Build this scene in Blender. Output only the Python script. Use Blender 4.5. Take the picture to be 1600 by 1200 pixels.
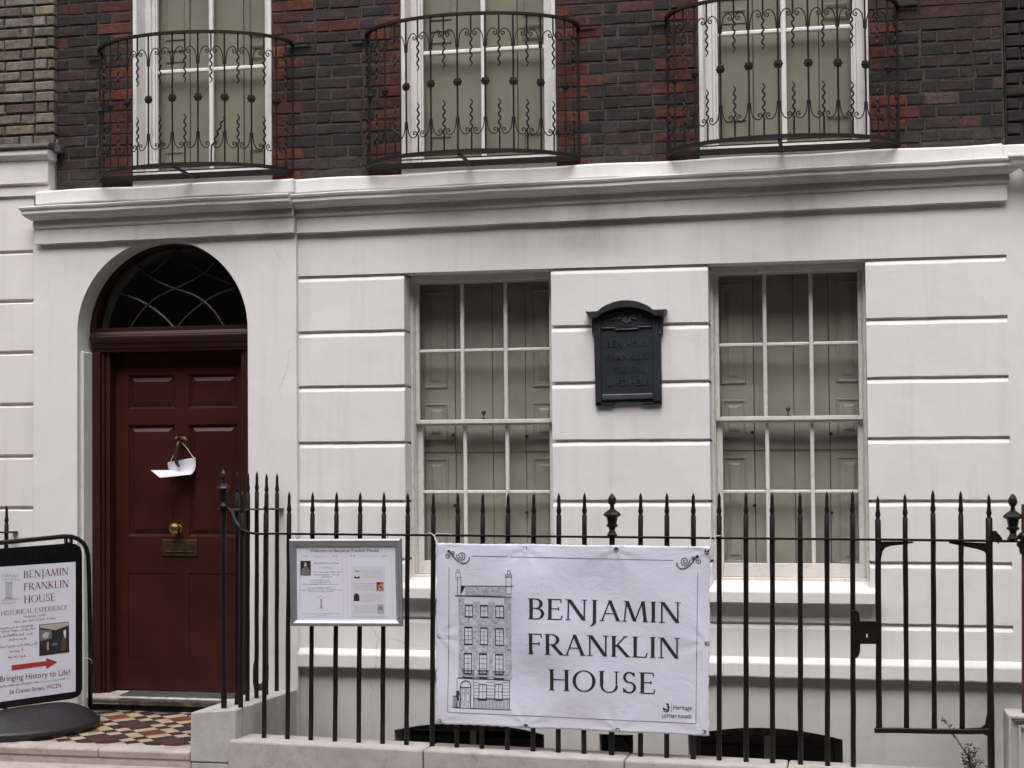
import bpy, bmesh, math, random
from mathutils import Vector, Matrix

scene = bpy.context.scene
for o in list(bpy.data.objects):
    bpy.data.objects.remove(o)
R = math.radians
random.seed(7)

# ------------------------------------------------------------------ camera
ZC = 1.80            # eye height above the pavement
DIST = 10.31         # metres from the lens to the stucco face (y = 0)
FPX, PPY = 2502.2, 715.3
YAW, PITCH = R(-11.955), R(1.601)
cam_data = bpy.data.cameras.new('camera')
cam_data.sensor_width = 36.0
cam_data.lens = FPX * 36.0 / 1600.0
cam_data.shift_y = (PPY - 600.0) / 1600.0
cam_data.clip_end = 500.0
cam = bpy.data.objects.new('camera', cam_data)
scene.collection.objects.link(cam)
cam.location = (0, -DIST, ZC)
cam.rotation_euler = (R(90) + PITCH, 0, -YAW)
scene.camera = cam

# ------------------------------------------------------------------ daylight
SUN_EL, SUN_AZ = R(60), R(177)        # overcast: high, from the street side
world = bpy.data.worlds.new('World')
scene.world = world
world.use_nodes = True
wn = world.node_tree
wn.nodes.clear()
sky = wn.nodes.new('ShaderNodeTexSky')
sky.sky_type = 'NISHITA'
sky.sun_disc = False
sky.sun_elevation = SUN_EL
sky.sun_rotation = SUN_AZ
sky.air_density = 1.0
sky.dust_density = 6.0
sky.ozone_density = 1.0
hs = wn.nodes.new('ShaderNodeHueSaturation')
hs.inputs['Saturation'].default_value = 0.22
bg = wn.nodes.new('ShaderNodeBackground')
bg.inputs['Strength'].default_value = 0.148
wo = wn.nodes.new('ShaderNodeOutputWorld')
wn.links.new(sky.outputs[0], hs.inputs['Color'])
wn.links.new(hs.outputs[0], bg.inputs['Color'])
wn.links.new(bg.outputs[0], wo.inputs['Surface'])

sun_data = bpy.data.lights.new('sun', 'SUN')
sun_data.energy = 0.95
sun_data.angle = R(42)
sun_data.color = (1.0, 0.965, 0.945)
sun = bpy.data.objects.new('sun', sun_data)
scene.collection.objects.link(sun)
# light comes from azimuth SUN_AZ (clockwise from +y), elevation SUN_EL
sd = Vector((math.sin(SUN_AZ) * math.cos(SUN_EL), math.cos(SUN_AZ) * math.cos(SUN_EL), math.sin(SUN_EL)))
sun.rotation_euler = sd.to_track_quat('Z', 'Y').to_euler()
sun.location = (0, -6, 14)

vs = scene.view_settings
vs.view_transform = 'Standard'
vs.look = 'None'
vs.exposure = 0.68
vs.gamma = 1.0
vs.use_curve_mapping = False

# ------------------------------------------------------------------ survey helpers
SL = -0.0089          # the old front leans a little out of plumb: x shift per metre of height
_f = Vector((math.sin(YAW) * math.cos(PITCH), math.cos(YAW) * math.cos(PITCH), math.sin(PITCH)))
_r = Vector((math.cos(YAW), -math.sin(YAW), 0))
_u = _r.cross(_f)
EYE = Vector((0, -DIST, ZC))

def ray(px, py):
    return _f * FPX + _r * (px - 800.0) + _u * (PPY - py)

def U(px, py, y):
    """point surveyed in the photograph -> metres on the vertical plane at depth y"""
    d = ray(px, py)
    return EYE + d * ((y + DIST) / d.y)

def H(px, py, y):
    """same, in the house's own (leaning) coordinates"""
    p = U(px, py, y)
    return Vector((p.x - SL * (p.z - ZC), p.y, p.z))

def onplane(px, py, p0, n):
    d = ray(px, py)
    return EYE + d * ((p0 - EYE).dot(n) / d.dot(n))

# ------------------------------------------------------------------ object helpers
COL = scene.collection

def thing(name, label, cat, loc=(0, 0, 0), group=None, kind=None):
    o = bpy.data.objects.new(name, None)
    o.empty_display_size = 0.1
    COL.objects.link(o)
    o.location = loc
    o['label'] = label
    if cat:
        o['category'] = cat
    if group:
        o['group'] = group
    if kind:
        o['kind'] = kind
    return o

def root_loc(o):
    while o.parent:
        o = o.parent
    return Vector(o.location)

def lean(p):
    return Vector((p[0] + SL * (p[2] - ZC), p[1], p[2]))

class MB:
    def __init__(s):
        s.v = []; s.f = []
    def add(s, vs_, fs_):
        b = len(s.v)
        s.v.extend([Vector(p) for p in vs_])
        s.f.extend([tuple(i + b for i in f) for f in fs_])
    def box(s, x0, x1, y0, y1, z0, z1):
        if x0 > x1: x0, x1 = x1, x0
        if y0 > y1: y0, y1 = y1, y0
        if z0 > z1: z0, z1 = z1, z0
        s.add([(x0, y0, z0), (x1, y0, z0), (x1, y1, z0), (x0, y1, z0), (x0, y0, z1), (x1, y0, z1), (x1, y1, z1), (x0, y1, z1)],
              [(0, 3, 2, 1), (4, 5, 6, 7), (0, 1, 5, 4), (1, 2, 6, 5), (2, 3, 7, 6), (3, 0, 4, 7)])
    def prism(s, pts, a0, a1, axis='y'):
        """2D polygon extruded along an axis: 'y' -> pts are (x,z); 'x' -> (y,z); 'z' -> (x,y)"""
        n = len(pts)
        def P(p, a):
            return (p[0], a, p[1]) if axis == 'y' else ((a, p[0], p[1]) if axis == 'x' else (p[0], p[1], a))
        s.add([P(p, a0) for p in pts] + [P(p, a1) for p in pts],
              [tuple(range(n)), tuple(range(2 * n - 1, n - 1, -1))] + [(i, (i + 1) % n, (i + 1) % n + n, i + n) for i in range(n)])
    def moulding(s, prof, x0, x1, ybase, m0=0, m1=0, segs=48):
        """profile (y,z) run along x; ends mitred outwards by the projection (m=1) or cut square"""
        n = len(prof)
        a = [(x0 - m0 * (ybase - p[0]), p[0], p[1]) for p in prof]
        b = [(x1 + m1 * (ybase - p[0]), p[0], p[1]) for p in prof]
        vs_ = []
        for k in range(segs + 1):
            t = k / segs
            vs_ += [tuple(Vector(p).lerp(Vector(q), t)) for p, q in zip(a, b)]
        fs_ = [tuple(range(n)), tuple(range(segs * n + n - 1, segs * n - 1, -1))]
        for k in range(segs):
            for i in range(n):
                j = (i + 1) % n
                fs_.append((k * n + i, k * n + j, (k + 1) * n + j, (k + 1) * n + i))
        s.add(vs_, fs_)
    def tube(s, path, r, n=6, cap=True, flat=None):
        path = [Vector(p) for p in path]
        m = len(path)
        rr = r if isinstance(r, (list, tuple)) else [r] * m
        ref = None
        rings = []
        for i, p in enumerate(path):
            t = (path[min(i + 1, m - 1)] - path[max(i - 1, 0)])
            t = t.normalized() if t.length > 1e-9 else Vector((0, 0, 1))
            if ref is None:
                ref = Vector((0, 1, 0)) if abs(t.y) < 0.9 else Vector((1, 0, 0))
            a = (ref - t * ref.dot(t))
            if a.length < 1e-6:
                a = t.orthogonal()
            a.normalize(); ref = a
            b = t.cross(a)
            ring = []
            for k in range(n):
                th = 2 * math.pi * (k + 0.5) / n
                ring.append(p + (a * math.cos(th) + b * math.sin(th)) * rr[i])
            rings.append(ring)
        vs_ = [q for ring in rings for q in ring]
        fs_ = []
        for i in range(m - 1):
            for k in range(n):
                l = (k + 1) % n
                fs_.append((i * n + k, i * n + l, (i + 1) * n + l, (i + 1) * n + k))
        if cap:
            fs_ += [tuple(range(n - 1, -1, -1)), tuple(range((m - 1) * n, m * n))]
        s.add(vs_, fs_)
    def lathe(s, c, prof, n=14, axis='z'):
        """profile (r, h) turned about an axis through c"""
        c = Vector(c); vs_ = []; fs_ = []
        m = len(prof)
        for r_, h in prof:
            for k in range(n):
                th = 2 * math.pi * k / n
                if axis == 'z':
                    vs_.append(c + Vector((r_ * math.cos(th), r_ * math.sin(th), h)))
                else:
                    vs_.append(c + Vector((r_ * math.cos(th), -h, r_ * math.sin(th))))
        for i in range(m - 1):
            for k in range(n):
                l = (k + 1) % n
                fs_.append((i * n + k, i * n + l, (i + 1) * n + l, (i + 1) * n + k))
        fs_ += [tuple(range(n - 1, -1, -1)), tuple(range((m - 1) * n, m * n))]
        s.add(vs_, fs_)
    def build(s, name, mat, parent=None, bev=0.0, lean_=False, smooth=False, warp=None, seg=1, recalc=True):
        off = root_loc(parent) if parent else Vector((0, 0, 0))
        vv = []
        for p in s.v:
            q = warp(p) if warp else p
            if lean_:
                q = lean(q)
            vv.append(q - off)
        me = bpy.data.meshes.new(name)
        me.from_pydata([tuple(p) for p in vv], [], s.f)
        bm = bmesh.new(); bm.from_mesh(me)
        if recalc:
            bmesh.ops.recalc_face_normals(bm, faces=bm.faces)
        if bev > 0:
            es = [e for e in bm.edges if len(e.link_faces) == 2 and e.calc_face_angle(0) > R(25)]
            bmesh.ops.bevel(bm, geom=es, offset=bev, segments=seg, affect='EDGES', profile=0.5, clamp_overlap=True)
        bm.to_mesh(me); bm.free()
        if smooth:
            for p in me.polygons:
                p.use_smooth = True
        me.materials.append(mat)
        o = bpy.data.objects.new(name, me)
        COL.objects.link(o)
        if parent:
            o.parent = parent
        return o

def place_copy(src, name, parent, m):
    o = bpy.data.objects.new(name, src if isinstance(src, bpy.types.Mesh) else src.data)
    COL.objects.link(o)
    o.parent = parent
    o.matrix_basis = m
    return o

def copy_tree(o, parent=None, delta=None):
    c = o.copy()
    COL.objects.link(c)
    if parent:
        c.parent = parent
    for ch in list(o.children):
        copy_tree(ch, c)
    return c

# ------------------------------------------------------------------ materials
def nt(name):
    m = bpy.data.materials.new(name)
    m.use_nodes = True
    t = m.node_tree
    b = t.nodes['Principled BSDF']
    return m, t, b

def nz(t, scale, detail=6, rough=0.6, vec=None, dist=0.0):
    n = t.nodes.new('ShaderNodeTexNoise')
    n.inputs['Scale'].default_value = scale
    n.inputs['Detail'].default_value = detail
    n.inputs['Roughness'].default_value = rough
    n.inputs['Distortion'].default_value = dist
    if vec is not None:
        t.links.new(vec, n.inputs['Vector'])
    return n.outputs['Fac']

def ramp(t, fac, stops):
    n = t.nodes.new('ShaderNodeValToRGB')
    e = n.color_ramp.elements
    while len(e) > 1:
        e.remove(e[-1])
    e[0].position = stops[0][0]; e[0].color = (*stops[0][1], 1)
    for p, c in stops[1:]:
        k = e.new(p); k.color = (*c, 1)
    t.links.new(fac, n.inputs['Fac'])
    return n.outputs['Color']

def mixc(t, fac, a, b, mode='MIX'):
    n = t.nodes.new('ShaderNodeMix')
    n.data_type = 'RGBA'; n.blend_type = mode
    for sock, val in ((0, fac), (6, a), (7, b)):
        if isinstance(val, (int, float)):
            n.inputs[sock].default_value = val
        elif isinstance(val, tuple):
            n.inputs[sock].default_value = (*val, 1) if len(val) == 3 else val
        else:
            t.links.new(val, n.inputs[sock])
    return n.outputs[2]

def mth(t, op, a, b=None, clamp=False):
    n = t.nodes.new('ShaderNodeMath'); n.operation = op; n.use_clamp = clamp
    for i, val in enumerate((a, b)):
        if val is None: continue
        if isinstance(val, (int, float)):
            n.inputs[i].default_value = val
        else:
            t.links.new(val, n.inputs[i])
    return n.outputs[0]

def wpos(t):
    return t.nodes.new('ShaderNodeNewGeometry').outputs['Position']

def mapped(t, vec, sc):
    n = t.nodes.new('ShaderNodeMapping')
    n.inputs['Scale'].default_value = sc
    t.links.new(vec, n.inputs['Vector'])
    return n.outputs[0]

def bump(t, b, h, strength, dist):
    n = t.nodes.new('ShaderNodeBump')
    n.inputs['Strength'].default_value = strength
    n.inputs['Distance'].default_value = dist
    t.links.new(h, n.inputs['Height'])
    t.links.new(n.outputs[0], b.inputs['Normal'])

def paint(name, col, rough=0.5, var=0.06, scale=3.0, bmp=0.15, metallic=0.0, bscale=60.0, dirt=None, dirt_amt=0.0, spec=0.5):
    m, t, b = nt(name)
    p = wpos(t)
    f = nz(t, scale, 5, 0.6, p)
    lo = tuple(max(0, c * (1 - var * 2)) for c in col); hi = tuple(min(1, c * (1 + var)) for c in col)
    c = ramp(t, f, [(0.3, lo), (0.7, hi)])
    if dirt:
        g = nz(t, scale * 5, 8, 0.7, p)
        g = mth(t, 'MULTIPLY', mth(t, 'SUBTRACT', g, 0.52, True), 4.0 * dirt_amt, True)
        c = mixc(t, g, c, dirt)
    t.links.new(c, b.inputs['Base Color'])
    b.inputs['Roughness'].default_value = rough
    b.inputs['Metallic'].default_value = metallic
    b.inputs['Specular IOR Level'].default_value = spec
    if bmp:
        bump(t, b, nz(t, bscale, 4, 0.6, p), bmp, 0.002)
    return m

def stucco(name, col, soot=()):
    """old masonry paint: broad patches, fine drips, soot at the listed wall spots (x, z, rx, rz, amount)"""
    m, t, b = nt(name)
    p = wpos(t)
    c = ramp(t, nz(t, 1.1, 6, 0.65, p, 0.4), [(0.28, tuple(k * 0.93 for k in col)), (0.5, col), (0.75, tuple(min(1, k * 1.04) for k in col))])
    # faint vertical drips
    drip = nz(t, 1.0, 6, 0.6, mapped(t, p, (9, 9, 0.7)))
    dm = mth(t, 'MULTIPLY', mth(t, 'SUBTRACT', drip, 0.53, True), 1.3, True)
    c = mixc(t, dm, c, tuple(k * 0.6 for k in col))
    # hairline cracks here and there, and older patches of repair
    vo = t.nodes.new('ShaderNodeTexVoronoi'); vo.feature = 'DISTANCE_TO_EDGE'; vo.inputs['Scale'].default_value = 0.9
    wv = t.nodes.new('ShaderNodeVectorMath'); wv.operation = 'ADD'
    nv = t.nodes.new('ShaderNodeTexNoise'); nv.inputs['Scale'].default_value = 3.0; nv.inputs['Detail'].default_value = 7
    t.links.new(p, nv.inputs['Vector']); sc_ = t.nodes.new('ShaderNodeVectorMath'); sc_.operation = 'SCALE'; sc_.inputs[3].default_value = 0.45
    t.links.new(nv.outputs['Color'], sc_.inputs[0]); t.links.new(p, wv.inputs[0]); t.links.new(sc_.outputs[0], wv.inputs[1]); t.links.new(wv.outputs[0], vo.inputs['Vector'])
    cr = mth(t, 'LESS_THAN', vo.outputs['Distance'], 0.0022)
    cr = mth(t, 'MULTIPLY', cr, mth(t, 'MULTIPLY', mth(t, 'SUBTRACT', nz(t, 0.9, 3, 0.5, p), 0.585, True), 9.0, True))
    c = mixc(t, mth(t, 'MULTIPLY', cr, 0.75), c, (0.22, 0.20, 0.19))
    pt = mth(t, 'MULTIPLY', mth(t, 'SUBTRACT', nz(t, 1.7, 2, 0.4, p, 1.2), 0.56, True), 14.0, True)
    c = mixc(t, mth(t, 'MULTIPLY', pt, 0.35), c, tuple(min(1, k * 1.09) for k in col))
    # specks and chips
    sp = mth(t, 'MULTIPLY', mth(t, 'SUBTRACT', nz(t, 26, 8, 0.75, p), 0.64, True), 3.5, True)
    c = mixc(t, sp, c, (col[0] * 0.42, col[1] * 0.38, col[2] * 0.36))
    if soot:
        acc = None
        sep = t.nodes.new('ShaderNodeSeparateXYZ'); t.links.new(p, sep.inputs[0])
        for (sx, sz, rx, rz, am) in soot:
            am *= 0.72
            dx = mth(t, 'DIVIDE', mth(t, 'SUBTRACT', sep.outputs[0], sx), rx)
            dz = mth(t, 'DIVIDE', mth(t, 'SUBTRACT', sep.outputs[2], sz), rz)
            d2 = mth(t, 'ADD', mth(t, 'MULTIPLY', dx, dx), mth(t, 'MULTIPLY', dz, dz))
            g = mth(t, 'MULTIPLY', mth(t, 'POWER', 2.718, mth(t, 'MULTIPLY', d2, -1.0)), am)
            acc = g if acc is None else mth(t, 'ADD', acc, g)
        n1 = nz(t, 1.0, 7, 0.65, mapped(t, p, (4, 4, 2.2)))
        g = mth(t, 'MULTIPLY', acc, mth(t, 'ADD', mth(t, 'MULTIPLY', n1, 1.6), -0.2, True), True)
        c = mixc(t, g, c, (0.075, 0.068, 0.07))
    t.links.new(c, b.inputs['Base Color'])
    b.inputs['Roughness'].default_value = 0.62
    b.inputs['Specular IOR Level'].default_value = 0.35
    h = mth(t, 'ADD', mth(t, 'MULTIPLY', nz(t, 5, 4, 0.5, p), 2.2), mth(t, 'MULTIPLY', nz(t, 70, 4, 0.6, p), 0.25))
    bump(t, b, h, 0.32, 0.006)
    return m

def brickmat(name, pale, mottle, soot=0.8):
    """each brick carries its own colour on the object; soot and bloom vary over the wall"""
    m, t, b = nt(name)
    p = wpos(t)
    oi = t.nodes.new('ShaderNodeObjectInfo')
    c = oi.outputs['Color']
    f = ramp(t, nz(t, 17, 8, 0.75, p, 0.5), [(0.30, (0.55, 0.52, 0.52)), (0.5, (1, 1, 1)), (0.68, (1.7, 1.4, 1.3))])
    c = mixc(t, 1.0, c, f, 'MULTIPLY')
    # soot crust: hard-edged patches that ignore the joints, then pale spalls and lime bloom
    n1 = nz(t, 13, 9, 0.72, mapped(t, p, (0.8, 1, 1.3)), 0.8)
    k = mth(t, 'MULTIPLY', mth(t, 'SUBTRACT', n1, 0.47, True), 9.0, True)
    n2 = mth(t, 'MULTIPLY', mth(t, 'SUBTRACT', nz(t, 2.3, 5, 0.6, p), 0.36, True), 4.0, True)
    c = mixc(t, mth(t, 'MULTIPLY', mth(t, 'MULTIPLY', k, n2), soot), c, (0.0195, 0.0145, 0.016))
    g = mth(t, 'MULTIPLY', mth(t, 'SUBTRACT', nz(t, 11, 9, 0.8, p, 1.0), 0.57, True), mottle * 1.5, True)
    c = mixc(t, g, c, pale)
    t.links.new(c, b.inputs['Base Color'])
    b.inputs['Roughness'].default_value = 0.85
    b.inputs['Specular IOR Level'].default_value = 0.3
    h = mth(t, 'ADD', nz(t, 22, 8, 0.7, p), mth(t, 'MULTIPLY', nz(t, 110, 4, 0.6, p), 0.4))
    bump(t, b, h, 0.75, 0.012)
    return m

def glass(name, tint, refl=1.0):
    m = bpy.data.materials.new(name); m.use_nodes = True
    t = m.node_tree; t.nodes.clear()
    out = t.nodes.new('ShaderNodeOutputMaterial')
    tr = t.nodes.new('ShaderNodeBsdfTransparent'); tr.inputs[0].default_value = (*tint, 1)
    gl = t.nodes.new('ShaderNodeBsdfGlossy'); gl.inputs['Roughness'].default_value = 0.015
    lw = t.nodes.new('ShaderNodeLayerWeight'); lw.inputs['Blend'].default_value = 0.5
    bp = t.nodes.new('ShaderNodeBump'); bp.inputs['Strength'].default_value = 0.12; bp.inputs['Distance'].default_value = 0.01
    t.links.new(nz(t, 3.0, 2, 0.5, wpos(t)), bp.inputs['Height'])
    t.links.new(bp.outputs[0], gl.inputs['Normal'])
    mx = t.nodes.new('ShaderNodeMixShader')
    t.links.new(mth(t, 'ADD', 0.06 * refl, mth(t, 'MULTIPLY', 0.9, mth(t, 'POWER', lw.outputs['Facing'], 5.0))), mx.inputs[0])
    t.links.new(tr.outputs[0], mx.inputs[1]); t.links.new(gl.outputs[0], mx.inputs[2])
    t.links.new(mx.outputs[0], out.inputs['Surface'])
    return m

def stone(name, col, dark, amt=1.0, scale=6.0):
    m, t, b = nt(name)
    p = wpos(t)
    c = ramp(t, nz(t, scale, 8, 0.7, p), [(0.3, tuple(k * 0.75 for k in col)), (0.55, col), (0.8, tuple(min(1, k * 1.12) for k in col))])
    g = mth(t, 'MULTIPLY', mth(t, 'SUBTRACT', nz(t, scale * 0.8, 9, 0.78, p, 0.5), 0.55, True), 5.0 * amt, True)
    c = mixc(t, g, c, dark)
    sp = mth(t, 'MULTIPLY', mth(t, 'SUBTRACT', nz(t, 90, 4, 0.7, p), 0.62, True), 4.0, True)
    c = mixc(t, sp, c, tuple(k * 0.45 for k in col))
    t.links.new(c, b.inputs['Base Color'])
    b.inputs['Roughness'].default_value = 0.88
    h = mth(t, 'ADD', nz(t, 14, 8, 0.7, p), mth(t, 'MULTIPLY', nz(t, 120, 4, 0.6, p), 0.35))
    bump(t, b, h, 0.5, 0.006)
    return m

WALLC = (0.700, 0.678, 0.676)
M = {}
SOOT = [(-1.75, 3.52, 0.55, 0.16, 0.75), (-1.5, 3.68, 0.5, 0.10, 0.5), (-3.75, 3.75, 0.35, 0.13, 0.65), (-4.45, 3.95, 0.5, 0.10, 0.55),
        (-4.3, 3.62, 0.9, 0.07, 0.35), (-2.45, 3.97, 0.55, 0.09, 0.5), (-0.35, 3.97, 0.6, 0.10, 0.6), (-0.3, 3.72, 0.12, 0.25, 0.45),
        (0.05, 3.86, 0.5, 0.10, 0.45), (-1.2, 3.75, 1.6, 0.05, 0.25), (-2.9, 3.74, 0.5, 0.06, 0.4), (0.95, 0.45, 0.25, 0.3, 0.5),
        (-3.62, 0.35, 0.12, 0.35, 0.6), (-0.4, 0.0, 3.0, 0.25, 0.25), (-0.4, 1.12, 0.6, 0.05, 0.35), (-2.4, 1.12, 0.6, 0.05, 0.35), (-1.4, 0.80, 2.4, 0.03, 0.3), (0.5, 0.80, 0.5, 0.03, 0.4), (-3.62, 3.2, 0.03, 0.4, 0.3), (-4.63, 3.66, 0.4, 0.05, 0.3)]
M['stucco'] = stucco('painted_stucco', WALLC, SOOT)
M['stucco_left'] = stucco('painted_stucco_neighbour', (0.70, 0.66, 0.65), [(-5.35, 3.9, 0.12, 0.3, 0.5)])
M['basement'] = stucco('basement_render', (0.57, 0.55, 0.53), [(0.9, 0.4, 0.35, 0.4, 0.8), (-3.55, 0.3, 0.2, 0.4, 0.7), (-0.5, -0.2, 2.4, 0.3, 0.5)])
M['brick'] = brickmat('sooty_brick', (0.115, 0.088, 0.082), 1.5)
M['brick_left'] = brickmat('stock_brick', (0.36, 0.34, 0.30), 3.2, 0.35)
M['mortar'] = paint('sooty_mortar', (0.050, 0.041, 0.039), 0.95, 0.4, 7, 0.6, bscale=90, dirt=(0.11, 0.092, 0.086), dirt_amt=1.0)
M['mortar_left'] = paint('grey_mortar', (0.042, 0.036, 0.033), 0.95, 0.3, 14, 0.6, bscale=90)
M['white'] = paint('white_joinery', (0.68, 0.66, 0.645), 0.42, 0.05, 6, 0.1, dirt=(0.38, 0.34, 0.30), dirt_amt=0.5)
M['cream'] = paint('cream_joinery', (0.66, 0.63, 0.605), 0.45, 0.06, 6, 0.1, dirt=(0.30, 0.26, 0.22), dirt_amt=0.6)
M['shutter'] = paint('drab_shutters', (0.435, 0.41, 0.372), 0.55, 0.08, 4, 0.1)
M['blind'] = paint('olive_shutters', (0.315, 0.298, 0.245), 0.6, 0.05, 3, 0.05)
M['glass'] = glass('window_glass', (0.93, 0.935, 0.92))
M['darkglass'] = paint('dark_glass', (0.008, 0.008, 0.009), 0.04, 0.2, 2, 0.0)
M['door'] = paint('oxblood_paint', (0.043, 0.0098, 0.0068), 0.36, 0.14, 2.5, 0.12, bscale=90, dirt=(0.055, 0.018, 0.013), dirt_amt=0.35, spec=0.32)
M['doorframe'] = paint('oxblood_frame', (0.034, 0.0080, 0.0060), 0.42, 0.12, 4, 0.1, bscale=140, dirt=(0.07, 0.03, 0.025), dirt_amt=0.4, spec=0.35)
M['barred'] = paint('fanlight_bar', (0.045, 0.02, 0.018), 0.35, 0.1, 6, 0.0)
M['brass'] = paint('aged_brass', (0.50, 0.34, 0.13), 0.28, 0.12, 20, 0.1, metallic=1.0, dirt=(0.18, 0.11, 0.05), dirt_amt=0.8)
M['brassdull'] = paint('dull_brass', (0.095, 0.066, 0.032), 0.5, 0.2, 20, 0.1, metallic=0.8, dirt=(0.07, 0.05, 0.03), dirt_amt=1)
M['iron'] = paint('black_railing_paint', (0.0080, 0.0060, 0.0058), 0.42, 0.25, 14, 0.35, bscale=70, dirt=(0.030, 0.020, 0.016), dirt_amt=0.5, spec=0.3)
M['wrought'] = paint('wrought_iron', (0.0125, 0.0108, 0.0102), 0.6, 0.3, 20, 0.3, bscale=90, dirt=(0.03, 0.02, 0.015), dirt_amt=0.5, spec=0.25)
M['bronze'] = paint('dark_bronze', (0.0205, 0.0232, 0.0280), 0.42, 0.2, 8, 0.25, bscale=50, metallic=0.0, dirt=(0.035, 0.037, 0.04), dirt_amt=0.5)
M['bronze_lit'] = paint('bronze_painted_lit', (0.050, 0.055, 0.063), 0.40, 0.2, 8, 0.2, metallic=0.0)  # same bronze, lighter: light caught by the relief put into the colour
M['stone'] = stone('portland_stone', (0.44, 0.40, 0.385), (0.12, 0.10, 0.085), 0.7)
M['stone_pier'] = stone('grey_stone', (0.46, 0.43, 0.41), (0.16, 0.135, 0.11), 0.4)
M['step'] = stone('step_stone', (0.42, 0.375, 0.345), (0.10, 0.08, 0.07), 0.9)
M['tile_red'] = paint('red_tile', (0.145, 0.050, 0.034), 0.5, 0.22, 7, 0.2, dirt=(0.05, 0.03, 0.025), dirt_amt=0.8)
M['tile_plum'] = paint('plum_tile', (0.085, 0.027, 0.026), 0.5, 0.22, 7, 0.2, dirt=(0.04, 0.025, 0.023), dirt_amt=0.8)
M['tile_black'] = paint('black_tile', (0.024, 0.021, 0.022), 0.5, 0.2, 9, 0.2, dirt=(0.09, 0.075, 0.06), dirt_amt=0.5)
M['tile_cream'] = paint('buff_tile', (0.40, 0.295, 0.20), 0.55, 0.15, 9, 0.2, dirt=(0.16, 0.11, 0.08), dirt_amt=0.8)
M['grout'] = paint('tile_grout', (0.10, 0.085, 0.07), 0.95, 0.2, 9, 0.2)
M['metal'] = paint('worn_aluminium', (0.36, 0.35, 0.345), 0.36, 0.2, 18, 0.25, metallic=0.85, dirt=(0.13, 0.12, 0.11), dirt_amt=0.8)
M['silver'] = paint('silver_frame', (0.40, 0.40, 0.43), 0.38, 0.05, 10, 0.05, metallic=0.7)
M['paper'] = paint('white_paper', (0.69, 0.69, 0.79), 0.5, 0.02, 4, 0.0)
M['leaflet'] = paint('leaflet_paper', (0.62, 0.62, 0.69), 0.6, 0.02, 4, 0.0)
M['ink'] = paint('black_ink', (0.018, 0.016, 0.02), 0.6, 0.1, 10, 0.0)
M['inkgrey'] = paint('grey_ink', (0.15, 0.145, 0.17), 0.6, 0.1, 10, 0.0)
M['inkpale'] = paint('pale_ink', (0.42, 0.41, 0.44), 0.6, 0.1, 10, 0.0)
M['wash'] = paint('grey_wash', (0.50, 0.495, 0.58), 0.6, 0.25, 60, 0.0)
M['inkred'] = paint('maroon_ink', (0.15, 0.035, 0.045), 0.6, 0.1, 10, 0.0)
M['arrow'] = paint('red_ink', (0.38, 0.030, 0.038), 0.55, 0.05, 10, 0.0)
M['plastic'] = paint('black_plastic', (0.0065, 0.0060, 0.0068), 0.25, 0.2, 6, 0.1, dirt=(0.018, 0.017, 0.017), dirt_amt=0.4, spec=0.3)
M['rubber'] = paint('black_rubber', (0.014, 0.013, 0.0155), 0.5, 0.25, 7, 0.3, dirt=(0.06, 0.055, 0.05), dirt_amt=0.6)
M['string'] = paint('white_string', (0.7, 0.68, 0.64), 0.8, 0.05, 9, 0.0)
M['area'] = stone('area_paving', (0.18, 0.17, 0.16), (0.05, 0.05, 0.045), 1.0)
M['paving'] = stone('pavement_stone', (0.27, 0.255, 0.24), (0.12, 0.11, 0.10), 0.6, 2.5)
M['asphalt'] = stone('asphalt', (0.055, 0.054, 0.055), (0.025, 0.025, 0.025), 0.6, 4)
M['pipe'] = paint('red_oxide_paint', (0.095, 0.028, 0.022), 0.45, 0.2, 9, 0.2)
M['leaf'] = paint('weed_leaf', (0.13, 0.135, 0.085), 0.7, 0.3, 30, 0.0)
M['stem'] = paint('weed_stem', (0.12, 0.10, 0.065), 0.8, 0.3, 30, 0.0)
M['lead'] = paint('lead_flashing', (0.085, 0.075, 0.078), 0.7, 0.25, 9, 0.4, dirt=(0.05, 0.045, 0.045), dirt_amt=1)
M['hall'] = paint('hall_walls', (0.22, 0.15, 0.12), 0.6, 0.1, 3, 0.0)
M['navy'] = paint('dark_blue_door', (0.018, 0.019, 0.026), 0.4, 0.2, 6, 0.1)

def banner_cloth():
    m, t, b = nt('banner_vinyl')
    p = wpos(t)
    c = ramp(t, nz(t, 3, 6, 0.6, p), [(0.3, (0.62, 0.625, 0.745)), (0.7, (0.68, 0.68, 0.80))])
    t.links.new(c, b.inputs['Base Color'])
    b.inputs['Roughness'].default_value = 0.5
    b.inputs['Specular IOR Level'].default_value = 0.4
    h = mth(t, 'ADD', mth(t, 'MULTIPLY', nz(t, 9, 5, 0.55, mapped(t, p, (1, 1, 1.6)), 1.4), 1.0), mth(t, 'MULTIPLY', nz(t, 34, 5, 0.6, p, 0.8), 0.25))
    bump(t, b, h, 0.21, 0.014)
    return m
M['banner'] = banner_cloth()

# ------------------------------------------------------------------ lettering
TH, TN = 0.125, 0.045

def stroke_line(out, x0, y0, x1, y1, w):
    dx, dy = x1 - x0, y1 - y0
    L = math.hypot(dx, dy)
    if abs(dy) > 0.3 * abs(dx):
        h = w / 2 * L / abs(dy)
        out.append([(x0 - h, y0), (x0 + h, y0), (x1 + h, y1), (x1 - h, y1)])
    else:
        h = w / 2
        out.append([(x0, y0 - h), (x0, y0 + h), (x1, y1 + h), (x1, y1 - h)])

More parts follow.
